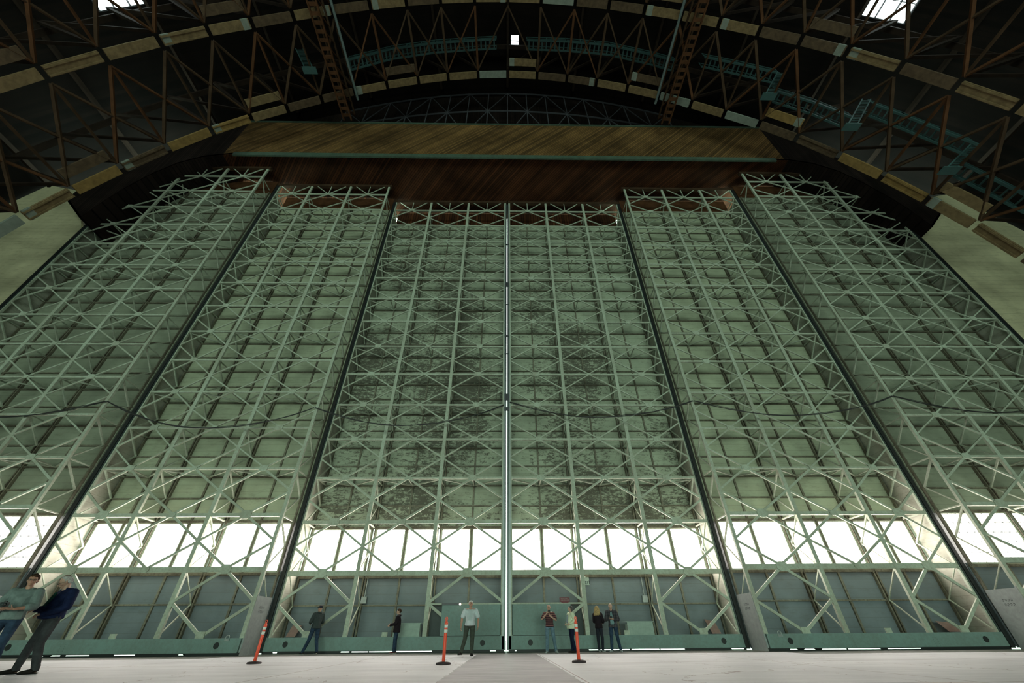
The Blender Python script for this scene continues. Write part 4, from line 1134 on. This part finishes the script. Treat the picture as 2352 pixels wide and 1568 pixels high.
P4 = person('bald man in a red-striped dark tee raising a small camera to his face', (1.93, 21.6, 0), 0,
       dict(eL=(.27, -.06, 1.16), wL=(.07, -.24, 1.27), eR=(-.30, -.02, 1.20), wR=(-.10, -.20, 1.42), kL=(.15, -.02, .50), aL=(.21, 0, .085), kR=(-.12, -.02, .5), aR=(-.15, .0, .085), tL=.3, tR=-.3),
       height=1.74, top=red_stripe, top_kind='shirt', sleeve='short', legs=jeans_l, shoe=(shoe_l, sole_w), hair=None, skin=SKIN_P, voxel=.0095, belly=.04, curl=(.9, 1.1),
       palms=dict(fL=(-.6, -.2, .5), pL=(0, .9, .2), fR=(.5, -.3, .6), pR=(.6, .5, 0)))
held_camera(P4, (-.02, -.27, 1.50), 0, 'small black camera held up to the face of the bald man in the striped tee', .8)
person('woman in a cream cardigan looking up, behind the rightmost orange post', (2.92, 21.7, 0), -1.25,
       dict(eL=(.21, .10, 1.18), wL=(.16, -.12, 1.06), eR=(-.21, .10, 1.18), wR=(-.16, -.12, 1.06), hL=(.08, 0, .92), hR=(-.08, 0, .92), kL=(.07, -.03, .5), kR=(-.07, .0, .5), aL=(.08, .06, .085), aR=(-.08, .02, .085), head=(0, .01, 1.63)),
       height=1.70, top=cream, top_kind='cardigan', legs=cloth('navy_trousers', (0.012, 0.016, 0.04)), shoe=(sh_dark, sh_dark), hair=h_dgrey, hair_kind='bob', skin=SKIN_P, voxel=.0095, head_pitch=-.30, belly=.04, inner=white_stripe, female=True, coat_len=.06)
person('woman with long curly blonde hair in a black jacket, her back turned', (4.28, 22.3, 0), 2.55,
       dict(eL=(.24, -.06, 1.15), wL=(.14, -.24, 1.12), eR=(-.24, -.04, 1.15), wR=(-.14, -.24, 1.10), hL=(.08, 0, .92), hR=(-.08, 0, .92), aL=(.10, 0, .085), aR=(-.08, 0, .085)),
       height=1.70, girth=1.0, top=blackc, top_kind='jacket', legs=dark, shoe=(shoe_l, sole_w), hair=h_blond, hair_kind='long', voxel=.0095, coat_len=.04, female=True)
P7 = person('bald man in a dark plaid jacket looking down at a small camera', (4.86, 21.95, 0), -.30,
       dict(eL=(.26, -.04, 1.14), wL=(.09, -.27, 1.14), eR=(-.26, -.04, 1.14), wR=(-.08, -.27, 1.16), kL=(.13, -.02, .5), aL=(.19, 0, .085), kR=(-.12, 0, .5), aR=(-.16, 0, .085), neck=(0, -.01, 1.49), head=(0, -.06, 1.62), tL=.35, tR=-.35),
       height=1.80, girth=1.05, top=plaid, top_kind='jacket', legs=jeans, shoe=(shoe_l, sole_w), hair=None, skin=SKIN_P, voxel=.0095, head_pitch=.4, inner=teal_in, coat_len=.06, curl=(.9, .9), palms=dict(fL=(-.7, -.5, .1), pL=(0, .4, .9), fR=(.7, -.5, .1), pR=(0, .4, .9)))
held_camera(P7, (.0, -.39, 1.22), 0, 'small camera in the hands of the bald man in plaid', .8)
